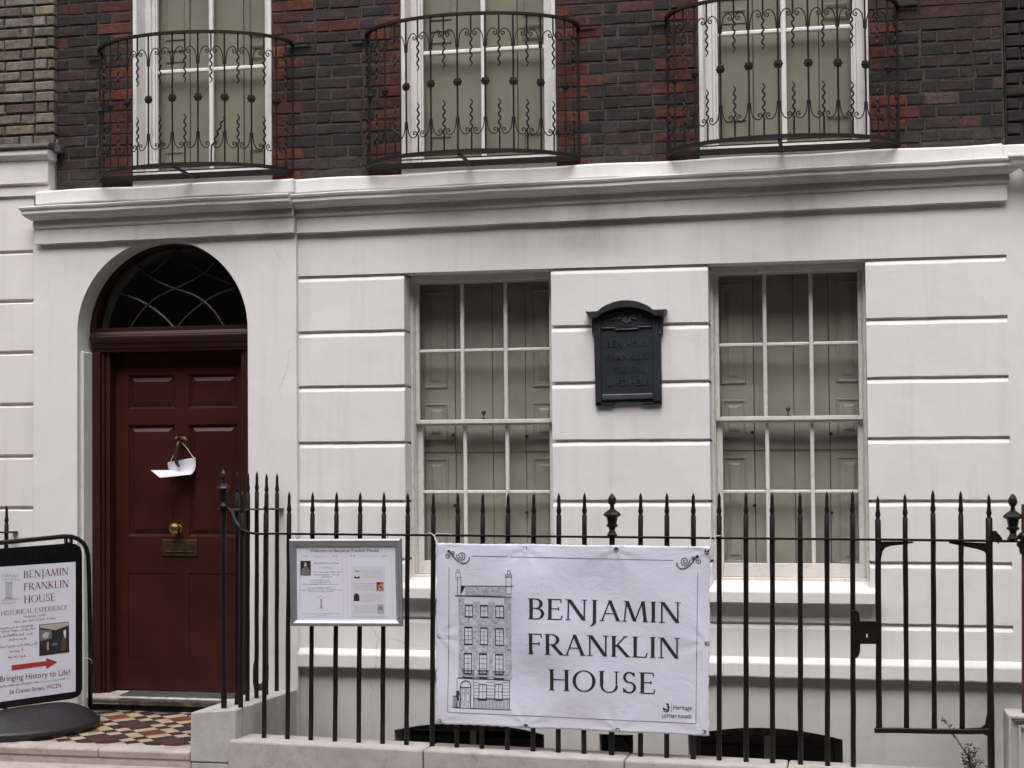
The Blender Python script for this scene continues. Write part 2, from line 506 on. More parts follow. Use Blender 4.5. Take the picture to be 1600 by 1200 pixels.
def stroke_arc(out, cx, cy, rx, ry, a0, a1, wt, wn, n=14):
    pts = []
    for i in range(n + 1):
        a = R(a0 + (a1 - a0) * i / n)
        c, s = math.cos(a), math.sin(a)
        w = (wn + (wt - wn) * c * c) / 2
        pts.append(((cx + (rx - w) * c, cy + (ry - w) * s), (cx + (rx + w) * c, cy + (ry + w) * s)))
    for i in range(n):
        out.append([pts[i][0], pts[i][1], pts[i + 1][1], pts[i + 1][0]])

def glyph(ch):
    o = []
    L = lambda *a: stroke_line(o, *a)
    A = lambda *a: stroke_arc(o, *a)
    def serif(x, y, h=0.105):
        yy = y + 0.018 if y < 0.5 else y - 0.018
        L(x - h, yy, x + h, yy, 0.036)
    def stem(x, y0=0.0, y1=1.0, w=TH, s0=True, s1=True):
        L(x, y0, x, y1, w)
        if s0: serif(x, y0)
        if s1: serif(x, y1)
    if ch == 'B':
        stem(.14); L(.14, .98, .32, .98, TN); L(.14, .53, .34, .53, TN); L(.14, .02, .34, .02, TN)
        A(.31, .755, .19, .225, -90, 90, TH, TN); A(.33, .275, .23, .255, -90, 90, TH, TN); return .66, o
    if ch == 'E':
        stem(.14); L(.14, .98, .52, .98, TN); L(.14, .53, .45, .53, TN); L(.14, .02, .56, .02, TN)
        L(.52, .99, .54, .83, TN); L(.45, .61, .45, .45, TN); L(.55, .01, .58, .2, TN); return .65, o
    if ch == 'F':
        stem(.14); L(.14, .98, .52, .98, TN); L(.14, .52, .45, .52, TN); L(.52, .99, .54, .82, TN); L(.45, .61, .45, .43, TN); return .60, o
    if ch == 'N':
        L(.13, 0, .13, 1, TN * 1.3); serif(.13, 0); L(.02, .982, .16, .982, .036); L(.71, .0, .71, 1, TN * 1.3); serif(.71, 1)
        L(.15, 1, .70, 0, TH * 1.05); return .84, o
    if ch == 'J':
        stem(.22, -.02, 1, TH, False, True); A(.02, -.02, .2, .24, -78, 0, TH, TN); return .38, o
    if ch == 'A':
        L(.09, 0, .37, 1, TN * 1.15); L(.37, 1, .68, 0, TH); L(.19, .36, .55, .36, TN); serif(.09, 0, .085); serif(.68, 0, .1); return .78, o
    if ch == 'M':
        L(.10, 0, .19, 1, TN * 1.2); L(.20, 1, .48, .02, TH); L(.48, .02, .77, 1, TN * 1.2); L(.78, 1, .87, 0, TH)
        serif(.10, 0, .085); serif(.87, 0, .1); L(.09, .982, .2, .982, .036); L(.77, .982, .89, .982, .036); return .98, o
    if ch == 'I':
        stem(.16); return .32, o
    if ch == 'R':
        stem(.14); L(.14, .98, .32, .98, TN); L(.14, .5, .32, .5, TN); A(.31, .74, .2, .24, -90, 90, TH, TN)
        L(.32, .51, .66, 0, TH); serif(.67, 0, .08); return .72, o
    if ch == 'P':
        stem(.14); L(.14, .98, .32, .98, TN); L(.14, .46, .32, .46, TN); A(.31, .72, .21, .26, -90, 90, TH, TN); return .58, o
    if ch == 'K':
        stem(.14); L(.17, .44, .56, 1, TN * 1.15); serif(.57, 1, .085); L(.27, .57, .66, 0, TH); serif(.67, 0, .09); return .76, o
    if ch == 'L':
        stem(.14); L(.14, .02, .54, .02, TN); L(.53, .01, .57, .22, TN); return .60, o
    if ch == 'H':
        stem(.14); stem(.68); L(.14, .52, .68, .52, TN); return .82, o
    if ch == 'O':
        A(.43, .5, .355, .485, 0, 360, TH, TN, 28) if False else stroke_arc(o, .43, .5, .355, .485, 0, 360, TH, TN, 28); return .86, o
    if ch == 'U':
        stem(.14, .3, 1, TH, False, True); stroke_arc(o, .41, .32, .27, .315, 180, 360, TH * .8, TN); L(.67, .3, .67, 1, TN * 1.2); serif(.67, 1); return .80, o
    if ch == 'S':
        stroke_arc(o, .27, .745, .175, .235, 25, 270, .10, TN + .02); stroke_arc(o, .27, .265, .195, .245, -155, 90, .10, TN + .02)
        L(.44, .97, .45, .78, TN); L(.075, .03, .065, .23, TN); return .54, o
    if ch == 'T':
        stem(.31, 0, 1, TH, True, False); L(.03, .98, .59, .98, TN); L(.04, .99, .02, .8, TN); L(.58, .99, .6, .8, TN); return .62, o
    if ch == 'C':
        stroke_arc(o, .42, .5, .345, .485, 45, 315, TH, TN, 22); L(.66, .95, .67, .72, TN); return .74, o
    if ch == 'X':
        L(.12, 1, .58, 0, TH); L(.57, 1, .1, 0, TN * 1.2); serif(.12, 1, .09); serif(.57, 1, .08); serif(.1, 0, .08); serif(.58, 0, .09); return .70, o
    return .36, o

def serif_text(txt, gap=0.02):
    polys = []; x = 0.0
    for ch in txt:
        w, o = glyph(ch)
        for q in o:
            polys.append([(a + x, b) for a, b in q])
        x += w + gap
    return x - gap, polys

_fontcache = {}
def sans_text(txt, bold=0.0, shear=0.0):
    """built-in vector font -> (width, cap height 1 polygons)"""
    key = (txt, bold, shear)
    if key in _fontcache:
        return _fontcache[key]
    cu = bpy.data.curves.new('lettering', 'FONT')
    cu.body = txt; cu.size = 1.0; cu.resolution_u = 3; cu.offset = bold; cu.shear = shear
    ob = bpy.data.objects.new('lettering', cu)
    COL.objects.link(ob)
    dg = bpy.context.evaluated_depsgraph_get()
    me = bpy.data.meshes.new_from_object(ob.evaluated_get(dg))
    vs_ = [v.co.copy() for v in me.vertices]
    fs_ = [[(vs_[i].x / 0.69, vs_[i].y / 0.69) for i in p.vertices] for p in me.polygons]
    bpy.data.objects.remove(ob); bpy.data.curves.remove(cu); bpy.data.meshes.remove(me)
    xs = [p[0] for q in fs_ for p in q] or [0, 1]
    x0 = min(xs)
    fs_ = [[(a - x0, b) for a, b in q] for q in fs_]
    _fontcache[key] = (max(xs) - x0, fs_)
    return _fontcache[key]

class Print:
    """flat printing on a sheet: collects polygons in crop pixels, lays them on the sheet surface"""
    def __init__(s, surf, ox, oy, k):
        s.surf, s.ox, s.oy, s.k = surf, ox, oy, k
        s.layers = {}
    def poly(s, ink, pts, lift=0.0012):
        mb = s.layers.setdefault(ink, MB())
        vs_ = [s.surf(s.ox + x / s.k, s.oy + y / s.k, lift) for x, y in pts]
        mb.add(vs_, [tuple(range(len(vs_)))])
    def line(s, ink, pts, w, lift=0.0012):
        for (x0, y0), (x1, y1) in zip(pts[:-1], pts[1:]):
            L = math.hypot(x1 - x0, y1 - y0)
            if L < 1e-6: continue
            nx, ny = -(y1 - y0) / L * w / 2, (x1 - x0) / L * w / 2
            n = max(1, int(L / (22 * s.k / 3.4)))
            for i in range(n):
                a, b = i / n, (i + 1) / n
                ax, ay = x0 + (x1 - x0) * a, y0 + (y1 - y0) * a
                bx, by = x0 + (x1 - x0) * b, y0 + (y1 - y0) * b
                s.poly(ink, [(ax + nx, ay + ny), (ax - nx, ay - ny), (bx - nx, by - ny), (bx + nx, by + ny)], lift)
    def rect(s, ink, x0, y0, x1, y1, lift=0.0012, sk=0.0):
        s.poly(ink, [(x0, y0), (x1, y0 + sk * (x1 - x0)), (x1, y1 + sk * (x1 - x0)), (x0, y1)], lift)
    def frame(s, ink, x0, y0, x1, y1, w, sk=0.0):
        q = [(x0, y0), (x1, y0 + sk * (x1 - x0)), (x1, y1 + sk * (x1 - x0)), (x0, y1), (x0, y0)]
        s.line(ink, q, w)
    def text(s, ink, tp, x, y, w, cap, slope=0.0, lift=0.0014):
        """x,y: left end of the baseline; w: width; cap: capital height; slope: dy/dx of the baseline"""
        tw, polys = tp
        for q in polys:
            pp = [(x + a / tw * w, y + slope * a / tw * w - b * cap) for a, b in q]
            n = 1
            if len(pp) == 4:
                n = max(1, int(max(math.dist(pp[0], pp[3]), math.dist(pp[1], pp[2])) / (14 * s.k / 3.4)))
            for i in range(n):
                if n == 1:
                    s.poly(ink, pp, lift); break
                la = lambda p_, q_, t_: (p_[0] + (q_[0] - p_[0]) * t_, p_[1] + (q_[1] - p_[1]) * t_)
                s.poly(ink, [la(pp[0], pp[3], i / n), la(pp[1], pp[2], i / n), la(pp[1], pp[2], (i + 1) / n), la(pp[0], pp[3], (i + 1) / n)], lift)
    def flush(s, parent, name='printing'):
        for ink, mb in s.layers.items():
            mb.build(name, M[ink], parent, recalc=False)
        s.layers = {}

def scribble(P, ink, x0, x1, y, h, slope, seed, lift=0.0013):
    """a line of print too small to read: word-length runs of little marks"""
    rnd = random.Random(seed)
    x = x0
    while x < x1:
        wl = min(rnd.uniform(2.0, 7.0) * h, x1 - x)
        xx = x
        while xx < x + wl:
            cw = h * rnd.uniform(0.35, 0.7)
            hh = h * rnd.choice((0.6, 0.6, 0.7, 1.0))
            yy = y + slope * (xx - x0)
            if rnd.random() < 0.75:
                P.line(ink, [(xx, yy), (xx, yy - hh)], h * 0.17, lift)
            P.line(ink, [(xx, yy - hh * rnd.choice((0.1, 0.5, 0.9))), (xx + cw * 0.7, yy - hh * rnd.choice((0.1, 0.9)))], h * 0.15, lift)
            xx += cw
        x += wl + h * 0.55

def spiral(cx, cy, r0, r1, a0, turns, n=26):
    pts = []
    for i in range(n + 1):
        t = i / n
        a = R(a0) + turns * 2 * math.pi * t
        r = r0 + (r1 - r0) * t
        pts.append((cx + r * math.cos(a), cy + r * math.sin(a)))
    return pts

# ================================================================== SETTING
def struct(name, mb, mat, bev=0.0):
    o = mb.build(name, mat, None, bev)
    o['kind'] = 'structure'
    return o

b = MB(); b.box(-70, 70, -60, -9.25, -0.62, -0.12); struct('ground', b, M['paving'])
b = MB(); b.box(-70, 70, -9.2, -3.0, -0.62, -0.11); struct('road', b, M['asphalt'])
b = MB(); b.box(-70, -5.3, -2.85, -1.42, -0.62, 0.0); b.box(-5.3, 70, -2.85, -1.2, -0.62, 0.0); struct('pavement', b, M['paving'])
b = MB()
for k in range(46):
    b.box(-22 + k * 0.92, -22 + k * 0.92 + 0.91, -2.995, -2.855, -0.62, 0.004)
struct('kerb', b, M['stone'], 0.008)
b = MB(); b.box(-70, 70, -11.2, -9.25, -0.6, 0.0); struct('far_pavement', b, M['paving'])
b = MB(); b.box(-3.7, 1.6, -0.87, 0.03, -1.6, -1.45); struct('area_floor', b, M['area'])

# the terrace on the other side of the street: it shades the low sky and shows in the glass
t_opp = thing('brick_terrace', 'brown brick terrace of houses facing across the street', 'terrace', (0, -11.4, 0))
b = MB(); b.box(-45, 45, -20, -11.8, 0, 13.0)
b.build('wall', M['mortar_left'], t_opp)
proto_w = proto_g = None
for k in range(-6, 7):
    for zz in (1.0, 4.3, 7.6):
        if proto_w is None:
            b = MB(); b.box(-0.5, 0.5, -0.43, -0.38, 0, 2.2)
            proto_w = b.build('window', M['area'], t_opp)
            proto_w.data.transform(Matrix.Translation((0, 11.4, 0)))
            b = MB(); b.box(-0.43, 0.43, -0.42, -0.37, 0.07, 2.13)
            proto_g = b.build('pane', M['darkglass'], proto_w)
            proto_g.data.transform(Matrix.Translation((0, 11.4, 0)))
            w_ = proto_w
        else:
            w_ = place_copy(proto_w, 'window', t_opp, Matrix())
            place_copy(proto_g, 'pane', w_, Matrix())
        w_.location = (k * 2.4, 0, zz)
b = MB(); b.box(-45, 45, -12.0, -11.7, 0, 0.6); b.box(-45, 45, -12, -11.68, 12.8, 13.3)
b.build('stone_trim', M['stone'], t_opp)

# ================================================================== THE HOUSE
HOUSE = thing('townhouse', 'white stuccoed and dark red brick townhouse with the arched oxblood front door', 'house', (-2.3, 0, 0))
XA, XB, XC, XD, XE, XF = -3.655, -2.910, -1.910, -0.881, 0.108, 0.964
GZ = [ZC + k for k in (1.538, 1.160, 0.789, 0.410, 0.017, -0.369, -0.758)]
GH, GD = 0.036, 0.019                      # channel height and depth
BAYL, BAYR, BAYY = -5.595, -3.655, -0.043
STR_T, STR_B = 0.79, 0.693                 # string course
LEDGE = 3.925                              # underside of the blocking course
TILT = 0.0105                              # the entablature has settled to the left
def sag(p):
    return Vector((p.x, p.y, p.z + TILT * (p.x - 0.92) * 0.9))
def worn(zmax, amt, seed, then=None):
    """knocks about the lower edge of a course, below zmax"""
    rnd_ = random.Random(seed); cache = {}
    def w(p):
        q = Vector(p)
        if q.z < zmax and q.y < 0:
            k = round(q.x * 25)
            if k not in cache: cache[k] = rnd_.uniform(-1, 1)
            q.z += amt * max(-0.2, cache[k]) * 0.6
            q.y += abs(amt * cache[k]) * 0.3
        return then(q) if then else q
    return w
def hpart(mb, name, mat, parent=HOUSE, bev=0.0, **k):
    return mb.build(name, M[mat], parent, bev, lean_=True, **k)

# wall core behind the channelled blocks, with the two window openings
b = MB()
top = GZ[0]
sill_z = 1.285
b.box(XA - 0.02, XB - GD, GD, 0.42, STR_B, top - 0.001)
b.box(XC + GD, XD - GD, GD, 0.42, STR_B, top - 0.001)
b.box(XE + GD, XF + 0.001, GD, 0.42, STR_B, top - 0.001)
b.box(XB - GD + 0.001, XC + GD - 0.001, GD + 0.002, 0.42, STR_B, sill_z - 0.10)
b.box(XD - GD + 0.001, XE + GD - 0.001, GD + 0.002, 0.42, STR_B, sill_z - 0.10)
hpart(b, 'wall', 'stucco', bev=0.004)
b = MB(); b.box(XA - 0.02, XF, 0.0, 0.42, top, 3.80)
hpart(b, 'wall', 'stucco')
b = MB(); b.box(XA, XF + 0.6, 0.43, 0.47, -1.5, 3.95); hpart(b, 'wall', 'ink')  # unseen black sheet, added to stop sky light leaking in behind the shutters
b = MB(); b.box(XF, XF + 0.22, -0.0012, 0.42, STR_B + 0.002, 3.9245)
hpart(b, 'wall', 'stucco')

# channelled stucco blocks
rz = [random.Random(3).uniform(-1, 1) for _ in range(99)]
def block_prism(x0, x1, z0, zt, dep):
    """one channelled course: the top edge is weathered back to the joint, so only a thin line of shadow shows"""
    b = MB()
    x1 = x1 if x1 != XF else XF + 0.04
    n = max(4, int((x1 - x0) / 0.09))
    prof = [(0.0, z0), (0.0, zt - 0.043), (0.003, zt - 0.036), (0.015, zt - 0.016), (dep, zt - 0.015), (dep, z0)]
    rnd_ = random.Random(int(zt * 1000) + int(x0 * 77))
    vs_ = []; fs_ = []
    for i in range(n + 1):
        x = x0 + (x1 - x0) * i / n
        e0, e1 = rnd_.uniform(-0.0016, 0.0016), rnd_.uniform(-0.002, 0.002)
        for k, (y, z) in enumerate(prof):
            vs_.append((x, y, z + (e0 if k in (0,) else e1 if k in (1, 2, 3) else 0)))
    m = len(prof)
    for i in range(n):
        for k in range(m):
            l = (k + 1) % m
            fs_.append((i * m + k, i * m + l, i * m + m + l, i * m + m + k))
    fs_ += [tuple(range(m)), tuple(range(n * m + m - 1, n * m - 1, -1))]
    b.add(vs_, fs_)
    return b
def block(x0, x1, k):
    hpart(block_prism(x0, x1, GZ[k + 1], GZ[k], 0.165), 'stucco_block', 'stucco', bev=0.003)
for k in range(5):
    for x0, x1 in ((XA - 0.02, XB), (XC, XD), (XE, XF)):
        block(x0, x1, k)
for x0, x1 in ((XA - 0.02, XB), (XC, XD), (XE, XF)):
    block(x0, x1, 5)
b = MB(); b.box(XB + 0.001, XC - 0.001, 0.0005, 0.03, GZ[6], sill_z - 0.09); hpart(b, 'stucco_apron', 'stucco')
b = MB(); b.box(XD + 0.001, XE - 0.001, 0.0005, 0.03, GZ[6], sill_z - 0.09); hpart(b, 'stucco_apron', 'stucco')
hpart(block_prism(XA - 0.02, XF, STR_T - 0.03, GZ[6], 0.0255), 'stucco_block', 'stucco', bev=0.003)

# string course: sloping top, worn lower edge
b = MB(); b.moulding([(0.02, STR_T + 0.045), (-0.045, STR_T), (-0.050, STR_T - 0.010), (-0.050, STR_B + 0.008), (-0.046, STR_B), (0.05, STR_B)], XA, XF + 0.2, 0.0, segs=64)
hpart(b, 'string_course', 'stucco', bev=0.003, warp=worn(STR_B + 0.02, 0.006, 5))
# basement face
b = MB()
bw = [(-3.0, -1.985, 0.285), (-1.045, -0.075, 0.31)]
BY = 0.012
b.box(XA - 0.02, bw[0][0], BY, 0.4, -1.5, STR_B - 0.001)
b.box(bw[0][1], -1.62, BY, 0.4, -1.5, STR_B - 0.001)
b.box(-1.62, -1.40, BY, 0.4, 0.30, STR_B - 0.001)
b.box(-1.40, bw[1][0], BY, 0.4, -1.5, STR_B - 0.001)
b.box(bw[1][1], XF + 0.2, BY, 0.4, -1.5, STR_B - 0.001)
for x0, x1, z in bw:       # segmental heads
    n = 12
    arc = [(x0 + (x1 - x0) * i / n, z + 0.06 * (1 - (2 * i / n - 1) ** 2)) for i in range(n + 1)]
    b.prism(arc + [(x1, STR_B - 0.0015), (x0, STR_B - 0.0015)], BY, 0.4)
hpart(b, 'wall', 'basement')
for x0, x1, z in bw:
    W = hpart((lambda m: (m.box(x0, x0 + 0.06, 0.20, 0.30, -0.9, z + 0.06), m.box(x1 - 0.05, x1, 0.20, 0.30, -0.9, z + 0.06),
                          m.box(x0 + 0.06, x1 - 0.05, 0.20, 0.30, -0.9, -0.82), m)[-1])(MB()), 'basement_window', 'inkgrey')
    b = MB(); b.box(x0 + 0.06, x1 - 0.05, 0.23, 0.25, -0.82, z + 0.07); hpart(b, 'pane', 'darkglass', W)
    b = MB(); n = 12; b.prism([(x0 + (x1 - x0) * i / n, z + 0.058 * (1 - (2 * i / n - 1) ** 2) - 0.0005) for i in range(n + 1)] + [(x1, z - 0.012), (x0, z - 0.012)], 0.185, 0.199); hpart(b, 'head_board', 'stem', W)
    b = MB(); b.box(x0 + 0.47, x0 + 0.51, 0.215, 0.2295, -0.82, z + 0.06); hpart(b, 'glazing_bar', 'shutter', W)
b = MB(); b.box(-1.62, -1.40, 0.12, 0.16, -1.4, 0.30)
D2 = hpart(b, 'basement_door', 'navy')
b = MB(); b.tube([(-1.51 + 0.075 * math.cos(R(a)), 0.112, 0.20 + 0.075 * math.sin(R(a))) for a in range(0, 181, 15)], 0.006, 5)
hpart(b, 'fanlight_bar', 'iron', D2)

# entablature -----------------------------------------------------------------
def entab(x0, x1, yb, m0, m1):
    prof_f = [(yb + 0.05, 3.665), (yb - 0.040, 3.665), (yb - 0.040, 3.772), (yb - 0.054, 3.776), (yb - 0.054, 3.828), (yb + 0.05, 3.828)]
    b = MB(); b.moulding(prof_f, x0, x1, yb, m0, m1); hpart(b, 'architrave', 'stucco', warp=worn(3.668, 0.004, 2, sag), bev=0.003)
    prof_c = [(yb + 0.05, 3.8285), (yb - 0.064, 3.8285), (yb - 0.078, 3.836), (yb - 0.106, 3.846), (yb - 0.128, 3.864), (yb - 0.134, 3.864), (yb - 0.134, 3.888),
              (yb - 0.144, 3.893), (yb - 0.151, 3.908), (yb - 0.148, 3.915), (yb - 0.09, 3.9245), (yb + 0.05, 3.9245)]
    b = MB(); b.moulding(prof_c, x0, x1, yb, m0, m1); hpart(b, 'cornice', 'stucco', warp=lambda p: sag(p) + Vector((0, 0, 0.0022 * math.sin(p.x * 9.1) * math.sin(p.x * 3.3))), bev=0.002)
    prof_b = [(yb + 0.10, 3.925), (yb - 0.06, 3.925), (yb - 0.06, 4.012), (yb - 0.045, 4.02), (yb + 0.10, 4.035)]
    b = MB(); b.moulding(prof_b, x0, x1, yb, m0 * 0.3, m1 * 0.3); hpart(b, 'blocking_course', 'stucco', bev=0.006,
                                                            warp=lambda p: Vector((p.x, p.y, p.z + 0.0065 * (p.x - 0.92))) + Vector((0, 0, 0.004 * math.sin(p.x * 7))))
entab(BAYR + 0.0005, XF - 0.03, 0.0, 0, 1)
entab(BAYL + 0.055, BAYR, BAYY, 0.6, 0)

# door bay with its arch -------------------------------------------------------
DX0, DX1 = -5.262, -4.003
DCX, DR = (DX0 + DX1) / 2, (DX1 - DX0) / 2
SPR = 2.985
DEP = 0.30
b = MB()
n = 40
arc = [(DCX - DR * math.cos(math.pi * i / n), SPR + DR * math.sin(math.pi * i / n)) for i in range(n + 1)]
ZT = 3.69
bl = [(BAYL, -0.2), (BAYL, ZT)]
F = lambda x, z, y=BAYY: (x, y, z)
b.add([F(BAYL, -0.2), F(DX0, -0.2), F(DX0, SPR), F(BAYL, SPR)], [(0, 1, 2, 3)])
b.add([F(DX1, -0.2), F(BAYR, -0.2), F(BAYR, SPR), F(DX1, SPR)], [(0, 1, 2, 3)])
b.add([F(BAYL, SPR), F(DX0, SPR), F(DX0, ZT), F(BAYL, ZT)], [(0, 1, 2, 3)])
b.add([F(DX1, SPR), F(BAYR, SPR), F(BAYR, ZT), F(DX1, ZT)], [(0, 1, 2, 3)])
for (x0, z0), (x1, z1) in zip(arc[:-1], arc[1:]):
    b.add([F(x0, z0), F(x1, z1), F(x1, ZT), F(x0, ZT)], [(0, 1, 2, 3)])
    b.add([F(x0, z0), F(x1, z1), F(x1, z1, DEP), F(x0, z0, DEP)], [(0, 1, 2, 3)])
for x in (DX0, DX1):
    b.add([F(x, -0.2), F(x, SPR), F(x, SPR, DEP), F(x, -0.2, DEP)], [(0, 1, 2, 3)])
for x in (BAYL, BAYR):
    b.add([F(x, -0.2), F(x, ZT), F(x, ZT, DEP), F(x, -0.2, DEP)], [(0, 1, 2, 3)])
b.add([F(BAYL, ZT), F(BAYR, ZT), F(BAYR, ZT, DEP), F(BAYL, ZT, DEP)], [(0, 1, 2, 3)])
bm_surround = hpart(b, 'door_surround', 'stucco')
# stop-chamfer strip on the left jamb, under the springing
b = MB(); b.prism([(BAYY - 0.002, 0), (BAYY + 0.06, 0)], 0, 0) if False else None
b = MB(); b.box(DX0 - 0.001, DX0 + 0.022, BAYY + 0.045, 0.30, 0.3, 2.86); hpart(b, 'jamb_stop', 'stucco', bev=0.008)
b = MB(); b.box(DX1 - 0.016, DX1 + 0.001, BAYY + 0.045, 0.30, 0.3, 2.86); hpart(b, 'jamb_stop', 'stucco', bev=0.006)

# door frame and transom -------------------------------------------------------
TRT, TRB = 3.005, 2.862
fx0, fx1 = DX0 + 0.02, DX1 - 0.016
b = MB()
for s_, x in ((1, fx0), (-1, fx1)):
    b.box(x, x + s_ * 0.062, 0.135, 0.36, 0.43, TRB - 0.001)
    b.box(x + s_ * 0.0625, x + s_ * 0.085, 0.155, 0.36, 0.43, TRB - 0.001)
    b.box(x + s_ * 0.0855, x + s_ * 0.12, 0.172, 0.36, 0.43, TRB - 0.001)
DF = hpart(b, 'door_frame', 'doorframe', bev=0.006, seg=2)
b = MB()
b.moulding([(0.30, TRB), (0.145, TRB), (0.145, TRB + 0.018), (0.128, TRB + 0.03), (0.128, TRB + 0.052), (0.112, TRB + 0.062), (0.098, TRB + 0.09),
            (0.098, TRB + 0.108), (0.115, TRB + 0.118), (0.125, TRT), (0.30, TRT)], fx0 - 0.0, fx1 + 0.0, 0.3)
hpart(b, 'transom', 'doorframe', DF, bev=0.003)

# fanlight ---------------------------------------------------------------------
FY = 0.175
b = MB()
ro, ri = DR + 0.02, DR - 0.045
for i in range(n):
    a0, a1 = math.pi * i / n, math.pi * (i + 1) / n
    q = lambda r, a, y: (DCX - r * math.cos(a), y, SPR + 0.02 + r * math.sin(a))
    b.add([q(ri, a0, FY - 0.03), q(ro, a0, FY - 0.03), q(ro, a1, FY - 0.03), q(ri, a1, FY - 0.03),
           q(ri, a0, FY + 0.05), q(ro, a0, FY + 0.05), q(ro, a1, FY + 0.05), q(ri, a1, FY + 0.05)],
          [(0, 1, 2, 3), (4, 7, 6, 5), (0, 3, 7, 4), (1, 5, 6, 2)])
FAN = hpart(b, 'fanlight', 'doorframe')
b = MB()
b.prism([(DCX - DR * math.cos(math.pi * i / n), TRT - 0.01 + (DR + 0.01) * math.sin(math.pi * i / n)) for i in range(n + 1)], FY + 0.02, FY + 0.023)
hpart(b, 'pane', 'glass', FAN)
b = MB(); b.box(fx0 + 0.02, fx1 - 0.02, FY - 0.02, FY + 0.05, TRT + 0.0005, TRT + 0.03); hpart(b, 'glazing_bar', 'doorframe', FAN, bev=0.003)
def fan(pts):
    P_ = [H(100 + x / 3.75, 360 + y / 3.75, FY) for x, y in pts]
    out = []
    m = len(P_)
    for i in range(m - 1):
        p0, p1, p2, p3 = P_[max(i - 1, 0)], P_[i], P_[i + 1], P_[min(i + 2, m - 1)]
        for k in range(6):
            t = k / 6
            out.append(0.5 * ((2 * p1) + (p2 - p0) * t + (2 * p0 - 5 * p1 + 4 * p2 - p3) * t * t + (3 * p1 - p0 - 3 * p2 + p3) * t ** 3))
    return out + [P_[-1]]
for i, c in enumerate([[(375, 598), (425, 515), (490, 438), (560, 385), (645, 345), (740, 300), (820, 250), (900, 172)],
          [(940, 568), (890, 490), (820, 417), (735, 370), (645, 340), (560, 305), (495, 262), (412, 190)],
          [(262, 365), (340, 375), (410, 398), (488, 437), (560, 488), (610, 535), (650, 577)],
          [(655, 577), (720, 500), (815, 422), (900, 372), (1012, 335)],
          [(650, 100), (600, 165), (545, 220), (497, 262)], [(652, 100), (700, 160), (760, 212), (823, 250), (900, 282), (985, 318)],
          [(330, 255), (420, 260), (497, 263)]]):
    if i == 6: continue
    b = MB(); b.tube([p + Vector((0, 0.003 * i, 0)) for p in fan(c)], 0.0075, 6); hpart(b, 'glazing_bar', 'barred', FAN, smooth=True)
# dark hall behind the fanlight and door
b = MB(); b.box(DX0 - 0.10, DX1 + 0.10, 3.0, 3.1, 0.2, 3.9); b.box(DX0 - 0.2, DX0 - 0.1005, 0.43, 3.1, 0.2, 3.9); b.box(DX1 + 0.1005, DX1 + 0.2, 0.43, 3.1, 0.2, 3.9); b.box(DX0 - 0.2, DX1 + 0.2, 0.43, 3.1, 0.1, 0.1995)
hpart(b, 'hall', 'hall')
b = MB(); b.box(DX0 - 0.2, DX1 + 0.2, 0.43, 3.1, 3.72, 3.80); hpart(b, 'hall_ceiling', 'white')
b = MB(); b.box(DX0 - 0.25, DX1 + 0.25, 0.305, 0.425, 3.69, 3.9); hpart(b, 'hall', 'hall')

# door leaf --------------------------------------------------------------------
LY = 0.262
lx0, lx1 = fx0 + 0.10, fx1 - 0.10
lz0, lz1 = 0.478, 2.86
pc = [(199.5, 272.5, 294.5, 370.5)]
pan = []
for (xl, xr) in ((199.8, 273), (294.8, 370.5)):
    for (yt, yb) in ((586, 638.5), (664, 838)):
        p, q = H(xl, yt, LY), H(xr, yb, LY)
        pan.append((p.x, q.x, q.z, p.z, True))
    p, q = H(xl, 895, LY), H(xr - 3, 1029, LY)
    pan.append((p.x, q.x, q.z, p.z, False))
zs = sorted({lz0, lz1, *[k for p in pan for k in p[2:4]]})
b = MB()
# stiles and rails, butted round the panels
colsx = [lx0, pan[0][0], pan[0][1], pan[3][0], pan[3][1], lx1]
b.box(colsx[0], colsx[1], LY, LY + 0.05, lz0, lz1)
b.box(colsx[2], colsx[3], LY, LY + 0.05, lz0, lz1)
b.box(colsx[4], colsx[5], LY, LY + 0.05, lz0, lz1)
zp = [(p[2], p[3]) for p in pan[:3]]
rails = [(zp[0][1], lz1), (zp[1][1], zp[0][0]), (zp[2][1], zp[1][0]), (lz0, zp[2][0])]
for z0, z1 in rails:
    b.box(colsx[1], colsx[2], LY, LY + 0.05, z0, z1)
    b.box(colsx[3], colsx[4], LY, LY + 0.05, z0, z1)
DOOR = hpart(b, 'door', 'door')
for (x0, x1) in ((pan[0][0], pan[0][1]), (pan[3][0], pan[3][1])):
    for kk, (z0, z1) in enumerate(zp):
        b = MB()
        if kk == 2:      # flush beaded panel
            b.box(x0 + 0.0015, x1 - 0.0015, LY + 0.003, LY + 0.03, z0 + 0.0015, z1 - 0.005)
        else:            # raised and fielded: sunk margin, sloping to the field
            fr = [(0.0, LY + 0.001), (0.014, LY + 0.020), (0.022, LY + 0.020), (0.05, LY + 0.006), (0.056, LY + 0.006)]
            vs_ = []
            for d, y in fr:
                vs_ += [(x0 + d, y, z0 + d), (x1 - d, y, z0 + d), (x1 - d, y, z1 - d), (x0 + d, y, z1 - d)]
            fs_ = []
            for k in range(len(fr) - 1):
                for i in range(4):
                    j = (i + 1) % 4
                    fs_.append((4 * k + i, 4 * k + j, 4 * k + 4 + j, 4 * k + 4 + i))
            fs_.append(tuple(range(4 * len(fr) - 4, 4 * len(fr))))
            b.add(vs_, fs_)
        hpart(b, 'door_panel', 'door', DOOR)
